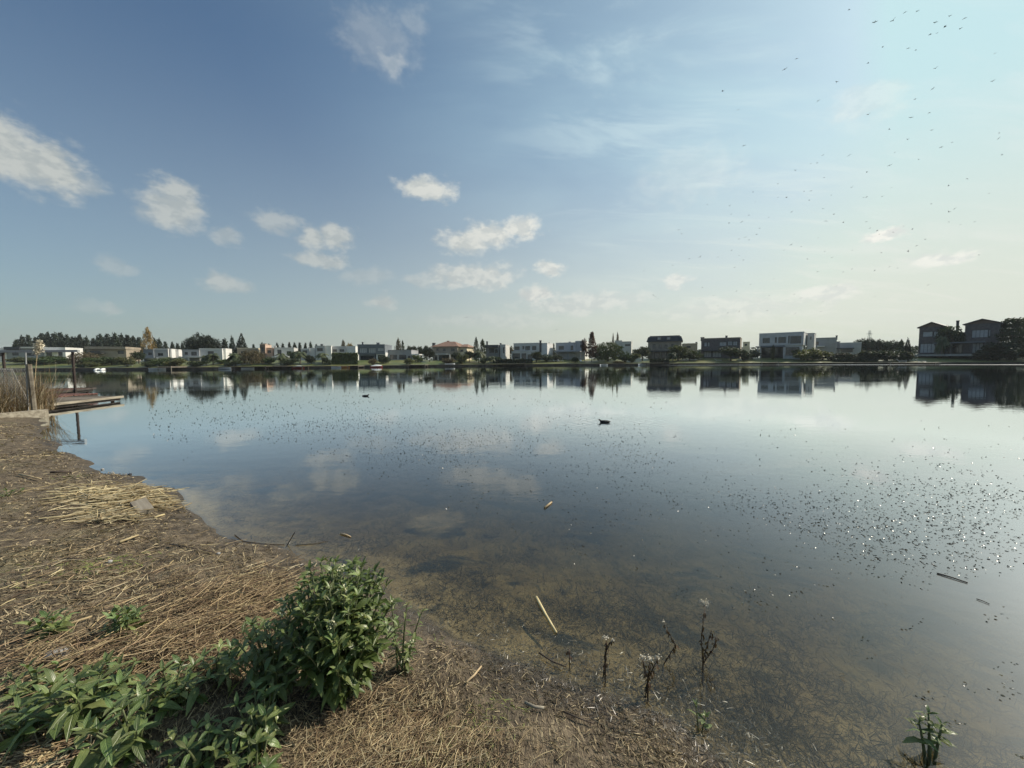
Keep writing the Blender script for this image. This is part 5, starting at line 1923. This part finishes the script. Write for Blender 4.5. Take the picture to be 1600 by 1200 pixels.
# ------------------------------------------------------------------ dry grass, straw, wet litter
def scatter(n, r0, r1, a0, a1, test):
    rr = np.exp(rng.uniform(math.log(r0), math.log(r1), n))
    aa = np.radians(rng.uniform(a0, a1, n))
    X, Y = rr * np.sin(aa), rr * np.cos(aa)
    d = near_sd(X, Y)
    k = test(d, X, Y)
    return X[k], Y[k], d[k], rr[k]


TAN = [(.38, .305, .19), (.26, .20, .12), (.48, .395, .25), (.15, .11, .07), (.08, .06, .04), (.22, .17, .105), (.11, .085, .055)]
X, Y, d, rr = scatter(330000, 1.05, 17, -66, 52, lambda d, X, Y: (d > .03) & (rng.random(len(d)) < np.clip(.30 + (fbm(X * 1.3, Y * 1.3, 81, 3) - .32) * 2.6, .12, 1) * np.clip(d / .32, .18, 1)))
n = len(X)
P = np.stack([X, Y, height(X, Y) + .004], 1)
base_az = fbm(X * .5, Y * .5, 91, 2) * 9
az_ = np.where(rng.random(n) < .6, base_az + rng.normal(0, .6, n), rng.uniform(0, 6.28, n))
cols = pick(TAN, n)
gm = (fbm(X * 1.1 + 9, Y * 1.1, 95, 3) > .58) & (rng.random(n) < .5)
cols[gm] = pick([(.13, .15, .055), (.18, .19, .075), (.22, .20, .09)], gm.sum())
for (qx, qy, qr) in ((775, 1122, .16), (690, 1185, .2), (742, 1165, .15), (180, 880, .3)):
    g_ = on_ground(qx, qy)
    near_g = (np.hypot(X - g_.x, Y - g_.y) < qr * rng.uniform(.3, 1.1, n)) & (rng.random(n) < .75)
    cols[near_g] = pick([(.15, .20, .05), (.22, .26, .08), (.28, .28, .10)], int(near_g.sum()))
V, F, C = blades(P, rng.uniform(.015, .05, n) * (1 + .07 * rr), .0020 + .0009 * rr * rng.uniform(.6, 1.4, n), az_, rng.uniform(.03, .75, n), rng.uniform(-.9, .1, n), cols, 2)
o = ob('dry_grass', mesh_np('dry_grass', V, F, False, C), MT['straw'])
tag(o, 'matted dry tan grass covering the near bank', 'dry grass', kind='stuff')


def straw_patch(polys, n, Lr, rad, pal, label, dirs, spread, lay=.05):
    """loose round stalks lying over one another"""
    PXs, PYs = [], []
    for (cx_, cy_, rx, ry, share) in polys:
        m_ = int(n * share)
        for x_, y_ in zip(rng.normal(cx_, rx * .55, m_), np.clip(rng.normal(cy_, ry * .55, m_), 660, 1260)):
            g_ = on_plane(x_, y_, .22)
            PXs.append(g_.x)
            PYs.append(g_.y)
    X, Y = np.array(PXs), np.array(PYs)
    k = near_sd(X, Y) > .03
    X, Y = X[k], Y[k]
    n_ = len(X)
    az_ = np.radians(dirs) + rng.normal(0, spread, n_)
    L_ = rng.uniform(*Lr, n_)
    # two crossing ribbons make each stalk round enough
    P_ = np.stack([X, Y, height(X, Y) + rng.uniform(.006, lay, n_)], 1)
    d_ = np.stack([np.cos(az_), np.sin(az_), rng.normal(0, .10, n_)], 1)
    kink = rng.normal(0, .10, (n_, 3)) * L_[:, None]
    kink[:, 2] = np.abs(kink[:, 2]) * .25
    A_ = P_ - d_ * L_[:, None] / 2
    B_ = P_ + kink * .5
    C_ = P_ + d_ * L_[:, None] / 2
    for q_ in (A_, C_):
        q_[:, 2] = np.maximum(q_[:, 2], height(q_[:, 0], q_[:, 1]) + .004)
    r_ = rng.uniform(*rad, n_)[:, None]
    s_ = np.stack([-np.sin(az_), np.cos(az_), np.zeros(n_)], 1) * r_
    u_ = np.array([0, 0, 1.])[None] * r_ * 1.2
    ringsV = []
    for q_, f_ in ((A_, 1), (B_, 1), (C_, .7)):
        ringsV += [q_ - s_ * f_, q_ + u_ * f_, q_ + s_ * f_]
    V_ = np.stack(ringsV, 1).reshape(-1, 3)
    fc = []
    for k_ in range(2):
        for j in range(3):
            j2 = (j + 1) % 3
            fc.append((3 * k_ + j, 3 * k_ + j2, 3 * k_ + 3 + j2, 3 * k_ + 3 + j))
    F_ = np.array(fc)[None] + (np.arange(n_) * 9)[:, None, None]
    o = ob('straw', mesh_np('straw', V_, F_.reshape(-1, 4), False, np.repeat(pick(pal, n_, .3), 9, 0)), MT['straw'])
    tag(o, label, 'straw', kind='stuff')


GOLD = [(.58, .48, .28), (.66, .56, .35), (.46, .36, .20), (.34, .26, .15), (.54, .46, .31)]
RED = [(.33, .23, .14), (.42, .31, .18), (.54, .42, .26), (.22, .15, .095), (.36, .27, .17), (.13, .09, .06), (.09, .065, .045)]
straw_patch([(200, 766, 88, 14, .7), (150, 782, 60, 16, .18), (170, 800, 50, 8, .12)], 620, (.08, .40), (.003, .008), GOLD, 'pile of golden broken reed straw on the point of the bank', 12, .5, .07)
straw_patch([(330, 960, 110, 65, .5), (260, 1010, 150, 45, .3), (90, 1040, 100, 40, .12), (420, 930, 60, 40, .2)], 3000, (.04, .22), (.0010, .0028), RED + GOLD[2:4], 'reddish brown mat of fallen straw behind the leafy plants', 25, .85, .07)
straw_patch([(620, 1110, 110, 70, .6), (700, 1150, 120, 50, .4), (560, 1160, 90, 40, .3)], 2000, (.03, .11), (.0006, .0016), GOLD + RED, 'loose pale straw on the dry grass right of the tall bush', 35, 1.1, .03)
straw_patch([(60, 1180, 80, 40, .5), (420, 880, 60, 25, .3), (300, 870, 250, 60, .4), (120, 900, 140, 60, .4)], 520, (.04, .18), (.0012, .0035), GOLD + RED, 'single straws strewn over the middle of the bank', 20, .9, .02)

# wet dark litter along the waterline, densest at the muddy corner
X, Y, d, rr = scatter(120000, 1.2, 9, -60, 52, lambda d, X, Y: (d > -.42) & (d < .24) & (rng.random(len(d)) < np.where((X > -.2) & (d > -.35), .9, .30) * np.clip(1.15 - np.abs(d) / .42, 0, 1)))
n = len(X)
P = np.stack([X, Y, np.maximum(height(X, Y), -.012) + .004], 1)
V, F, C = blades(P, rng.uniform(.012, .05, n), rng.uniform(.0015, .0040, n), rng.uniform(0, 6.28, n), rng.uniform(-.05, .4, n), rng.uniform(-.5, .1, n), pick([(.05, .038, .026), (.085, .065, .042), (.032, .026, .02), (.13, .10, .065), (.06, .055, .035)], n), 2)
o = ob('wet_litter', mesh_np('wet_litter', V, F, False, C), MT['wetlitter'])
tag(o, 'dark wet plant litter along the near waterline', 'litter', kind='stuff')

# submerged weed on the bed
def on_bed(px, py):
    p_ = on_plane(px, py, -.1)
    for _ in range(6):
        p_ = on_plane(px, py, min(gz(p_.x, p_.y), -.01))
    return p_


PP = []
for (px, py, rx, n_) in ((715, 795, .35, 200), (760, 840, .22, 160), (640, 870, .18, 140), (705, 905, .14, 170), (755, 915, .10, 110), (830, 862, .16, 140), (880, 925, .13, 130), (905, 957, .12, 140), (1000, 872, .3, 170), (1165, 930, .16, 120), (1010, 905, .2, 130), (560, 850, .25, 160), (1105, 1060, .13, 170), (1175, 1060, .10, 110), (1240, 1010, .13, 90), (1180, 1120, .12, 110), (930, 870, .22, 120), (660, 820, .3, 140), (980, 1000, .14, 120), (840, 985, .1, 110), (780, 955, .12, 90)):
    g = on_bed(px, py)
    n_ = int(n_ * .9)
    rx = rx * 1.35
    a = rng.uniform(0, 6.28, n_)
    q_ = np.abs(rng.normal(0, .6, n_)) * rx * (1 + .5 * np.sin(a * 3 + px))
    PP.append(np.stack([g.x + q_ * np.cos(a), g.y + q_ * np.sin(a)], 1))
X, Y, d, rr = scatter(130000, 1.2, 9, -45, 62, lambda d, X, Y: (d < -.08) & (d > -3.2) & (rng.random(len(d)) < np.clip((fbm(X * 2.1, Y * 2.1, 141, 4) - .34) * 3.2, .12, 1)))
PP.append(np.stack([X, Y], 1))
PP = np.concatenate(PP)
n = len(PP)
hb = height(PP[:, 0], PP[:, 1])
P = np.stack([PP[:, 0], PP[:, 1], hb + .003], 1)
Lm = np.minimum(rng.uniform(.03, .10, n), np.maximum(-hb * .9, .02))
V, F, C = blades(P, Lm, rng.uniform(.002, .0055, n), rng.uniform(0, 6.28, n), rng.uniform(.05, .7, n), rng.uniform(-.9, .6, n), pick([(.075, .062, .034), (.12, .095, .05), (.17, .13, .07), (.045, .04, .024), (.23, .18, .10)], n), 2)
o = ob('pond_weed', mesh_np('pond_weed', V, F, False, C), MT['underweed'])
tag(o, 'dark submerged pond weed on the shallow lake bed', 'pond weed', kind='stuff')

# ------------------------------------------------------------------ floating weed
EL = [(1500, 800, 170, 62, .75), (1340, 808, 160, 62, .75), (1200, 790, 150, 52, .75), (1060, 765, 130, 42, .9), (950, 735, 120, 40, 1.4), (860, 718, 140, 40, 1.5), (700, 695, 130, 32, 1.4), (480, 660, 180, 28, 1.5), (340, 640, 90, 16, 1.0), (600, 645, 240, 20, 1.2), (1450, 862, 150, 30, .45), (1100, 700, 200, 26, .10), (1340, 722, 220, 26, .10), (780, 660, 160, 14, .2), (1000, 655, 160, 8, .10), (1130, 845, 70, 22, .25)]
N_ = 120000
px = rng.uniform(230, 1640, N_)
py = rng.uniform(612, 905, N_)
den = np.zeros(N_)
for (cx_, cy_, sx, sy, wt) in EL:
    den = np.maximum(den, wt * np.exp(-((px - cx_) / sx) ** 2 * .8 - ((py - cy_) / sy) ** 2 * .8))
D3 = [on_plane(x_, y_, 0) for x_, y_ in zip(px, py)]
PX = np.array([q_.x for q_ in D3])
PY = np.array([q_.y for q_ in D3])
cl = fbm(PX * .9, PY * .55, 101, 4)
k = rng.random(N_) < den * np.clip((cl - .30) * 4.0, .15, 1) * .30
PX, PY = PX[k], PY[k]
ex, ey = [], []
for (cx_, cy_, n_, sx) in ((1245, 925, 14, 14), (1285, 965, 7, 10), (1342, 998, 4, 6), (1360, 1030, 3, 4), (1432, 975, 7, 14), (1550, 965, 9, 16), (1442, 1088, 10, 14), (1500, 1070, 5, 8), (1562, 1082, 18, 22), (1490, 1128, 6, 8), (1160, 925, 20, 16), (1182, 942, 16, 16), (990, 890, 10, 10), (1060, 925, 10, 12), (1290, 916, 6, 10), (1215, 882, 8, 14), (1420, 905, 9, 20), (1575, 1040, 8, 14), (1590, 1180, 4, 6), (1405, 1180, 3, 5), (740, 780, 26, 24), (870, 815, 18, 22), (880, 862, 12, 18), (930, 860, 12, 18), (800, 825, 8, 10)):
    for _ in range(n_):
        q_ = on_plane(rnd.gauss(cx_, sx), rnd.gauss(cy_, sx * .45), 0)
        ex.append(q_.x)
        ey.append(q_.y)
PX = np.concatenate([PX, ex])
PY = np.concatenate([PY, ey])
n = len(PX)
dist = np.hypot(PX, PY)
P = np.stack([PX, PY, np.full(n, .001)], 1)
V, F, C = blades(P, rng.uniform(.006, .014, n) * (1 + .17 * dist), rng.uniform(.003, .0065, n) * (1 + .17 * dist), rng.normal(-.9, .8, n), np.clip(rng.uniform(.1, .7, n) * (.6 + .12 * dist), .1, 1.2), rng.uniform(-1.0, -.1, n), pick([(.07, .075, .04), (.045, .05, .03), (.10, .09, .05), (.035, .035, .025)], n), 3)
o = ob('floating_weed', mesh_np('floating_weed', V, F, True, C), MT['floatweed'])
tag(o, 'scattered small leaves of weed floating on the lake', 'water weed', kind='stuff')

# ------------------------------------------------------------------ water birds
def coot(px, py, ang, s, label):
    p_ = on_plane(px, py, 0)
    b = MB()
    # body from tail to breast, then neck and head in one loft
    sec = [(-.20, 0, .075, .010, .010), (-.16, 0, .07, .045, .030), (-.08, 0, .055, .085, .065), (.02, 0, .05, .095, .075), (.10, 0, .055, .075, .068), (.135, 0, .085, .045, .05), (.15, 0, .12, .032, .034), (.165, 0, .155, .034, .036), (.19, 0, .165, .034, .034), (.213, 0, .163, .016, .018), (.222, 0, .162, .004, .004)]
    rg = []
    for (x, y, z, ry, rz) in sec:
        up_ = .12 <= x <= .16
        z = z * .62 - .012
        rg.append([(x - (rz * math.sin(a) * .7 if up_ else 0), ry * math.cos(a), z + rz * math.sin(a) * (.5 if up_ else .8)) for a in [2 * math.pi * k / 10 for k in range(10)]])
    b.loft(rg)
    r = empty('coot', (p_.x, p_.y, 0), math.radians(ang))
    r.scale = (s, s, s)
    tag(r, label, 'water bird')
    b.build('body', MT['plumage'], r, True)
    b = MB()
    b.loft([[(.212, .012 * math.cos(a), .160 + .014 * math.sin(a)) for a in [k * math.pi / 3 for k in range(6)]], [(.235, .007 * math.cos(a), .156 + .008 * math.sin(a)) for a in [k * math.pi / 3 for k in range(6)]], [(.256, .001 * math.cos(a), .150 + .001 * math.sin(a)) for a in [k * math.pi / 3 for k in range(6)]]])
    o = b.build('bill', MT['bill'], r)
    o.location.z = -.072


coot(945, 660, 172, .8, 'black coot with pale bill swimming left in the middle of the lake')
coot(571, 619, 10, .85, 'small dark water bird far out near the floating weed at left')

# ------------------------------------------------------------------ flock in the sky
def bird_mesh(flap, sweep):
    b = MB()
    rg = []
    for (x, r_) in ((-.30, .012), (-.18, .05), (0, .07), (.14, .055), (.22, .03), (.30, .028), (.36, .006)):
        rg.append([(x, r_ * math.cos(a), r_ * math.sin(a)) for a in [k * math.pi / 3 for k in range(6)]])
    b.loft(rg)
    for sg in (-1, 1):
        st = [(0, .12, -.10), (.25, .10, -.11), (.42, .05, -.12), (.60, -.06 - sweep, -.12 - sweep)]
        zz = [0.02, .02 + .25 * flap, .02 + .34 * flap, .02 + .32 * flap - .04]
        P_ = []
        for (y, f_, a_), z in zip(st, zz):
            P_ += [(f_, sg * (y + .03), z), (a_, sg * (y + .03), z + .004), ((f_ + a_) / 2, sg * (y + .03), z + .022)]
        F_ = []
        for k in range(3):
            a = 3 * k
            F_ += [(a, a + 3, a + 5, a + 2), (a + 2, a + 5, a + 4, a + 1), (a + 1, a + 4, a + 3, a)]
        b.poly(P_, F_)
    b.poly([(-.26, -.02, 0), (-.26, .02, 0), (-.46, .07, 0), (-.46, -.07, 0), (-.30, 0, .012)], [(0, 3, 4), (3, 2, 4), (2, 1, 4), (1, 0, 4), (0, 1, 2, 3)])
    return b.mesh('bird')


BIRDS = [bird_mesh(f_, s_) for f_, s_ in ((.35, .05), (.0, .08), (.7, .02), (-.25, .06), (.15, .1))]
BP = [(784, 37), (880, 83), (950, 76), (992, 47), (1040, 42), (1162, 60), (1107, 84), (1144, 101), (1216, 69), (1202, 107), (1087, 130), (1114, 124), (910, 177), (1005, 181), (1034, 188), (855, 237), (1331, 200), (1109, 256), (586, 220), (543, 260), (310, 342), (367, 412), (738, 308), (666, 379), (1098, 333), (1323, 304), (1031, 372), (857, 429), (1084, 423), (1016, 441), (935, 485), (1093, 488), (1004, 523), (1128, 552), (1170, 534), (1347, 499), (1345, 519), (1357, 581), (389, 546), (955, 572), (1045, 598), (936, 620), (851, 646), (784, 582), (686, 582), (665, 611), (640, 614), (583, 639), (689, 666), (517, 689), (424, 720), (518, 740), (549, 741), (615, 717), (641, 716), (634, 751), (717, 732), (795, 702), (838, 740), (850, 739), (909, 737), (943, 704), (1157, 697), (1226, 670), (1309, 725), (1092, 765), (1180, 783), (1159, 795), (1158, 832), (1201, 843), (1255, 832), (252, 767), (337, 772), (432, 758), (342, 804), (408, 807), (382, 832), (334, 837), (482, 815), (448, 856), (568, 795), (686, 783), (727, 804), (697, 829), (762, 834), (848, 832), (862, 856), (889, 866), (898, 878), (949, 871), (989, 848), (1021, 859), (1069, 898), (1038, 921), (1005, 942), (905, 948), (797, 938), (692, 943), (667, 892), (604, 925), (567, 918), (541, 938), (627, 972), (720, 965), (437, 879), (395, 890), (371, 896), (409, 900), (343, 938), (371, 958), (387, 975), (293, 964), (225, 964), (185, 970), (145, 862), (156, 877), (123, 995), (355, 1004), (500, 1046), (414, 1067), (361, 1092), (485, 1108), (578, 1104), (604, 1117), (666, 1019), (762, 1020), (795, 1009), (880, 1015), (936, 1000), (966, 1005), (735, 1073), (696, 1084), (688, 1131), (678, 1168), (582, 1176), (476, 1165), (362, 1166), (372, 1169), (329, 1173), (291, 1147), (278, 1108), (223, 1120), (234, 1078), (50, 1106), (58, 1112), (69, 1119), (15, 1016), (881, 1113), (1081, 1068), (1271, 956)]
LAB = 'small dark bird gliding in the loose flock over the right half of the lake'
BIG = {(1128, 552): 'largest bird of the flock with long slanting wings', (1170, 534): 'bird flying edge on just right of the largest bird', (252, 767): 'lone darker bird at the left fringe of the flock', (389, 546): 'bird well to the left of the flock high above the willow',
       (1331, 200): 'high bird nearest the right upper edge of the sky', (310, 342): 'leftmost high bird alone in open blue sky'}
for i, (cx_, cy_) in enumerate(BP):
    px, py = 1000 + cx_ / 2.4, cy_ / 2.4
    far_ = 78 + 60 * (py / 500) + rnd.uniform(-8, 8)
    p_ = at(px, far_, py)
    o = ob('flying_bird', BIRDS[i % 5], MT['birdgrey'])
    o.location = p_
    s_ = rnd.uniform(.55, .82) * (1.5 if (cx_, cy_) == (1128, 552) else 1)
    o.scale = (s_, s_, s_)
    o.rotation_euler = (rnd.gauss(-.35, .22), rnd.gauss(0, .12), rnd.gauss(math.pi * .55, .7))
    tag(o, BIG.get((cx_, cy_), LAB), 'bird', 'birds circling over the right half of the lake')
for (px, py, lb) in ((728, 496, 'two specks of birds low above the glazed white house, left one'), (870, 515, 'single bird low over the stepped house')):
    o = ob('flying_bird', BIRDS[1], MT['birdgrey'])
    o.location = at(px, 110, py)
    o.rotation_euler = (-.3, 0, 1.6)
    tag(o, lb.replace('two specks of birds low above the glazed white house, left one', 'lone tiny bird low over the spire trees'), 'bird', 'birds circling over the right half of the lake')

# ------------------------------------------------------------------ thin haze over the whole place
m = bpy.data.materials.new('thin_haze')
m.use_nodes = True
t = NT(m.node_tree)
for nd in list(m.node_tree.nodes):
    if nd.type == 'BSDF_PRINCIPLED':
        m.node_tree.nodes.remove(nd)
pv = t.n('ShaderNodeVolumePrincipled')
pv.inputs['Color'].default_value = (0.86, 0.92, 0.95, 1)
pv.inputs['Density'].default_value = 0.00022
pv.inputs['Anisotropy'].default_value = 0.0
t.put(m.node_tree.nodes['Material Output'].inputs['Volume'], pv.outputs[0])
hb_ = MB()
hb_.box(-2600, 2600, -2600, 2600, -4.2, 72)
hz_o = hb_.build('haze', m)
tag(hz_o, 'thin pale haze lying over the lake and the far shore', 'haze', kind='stuff')
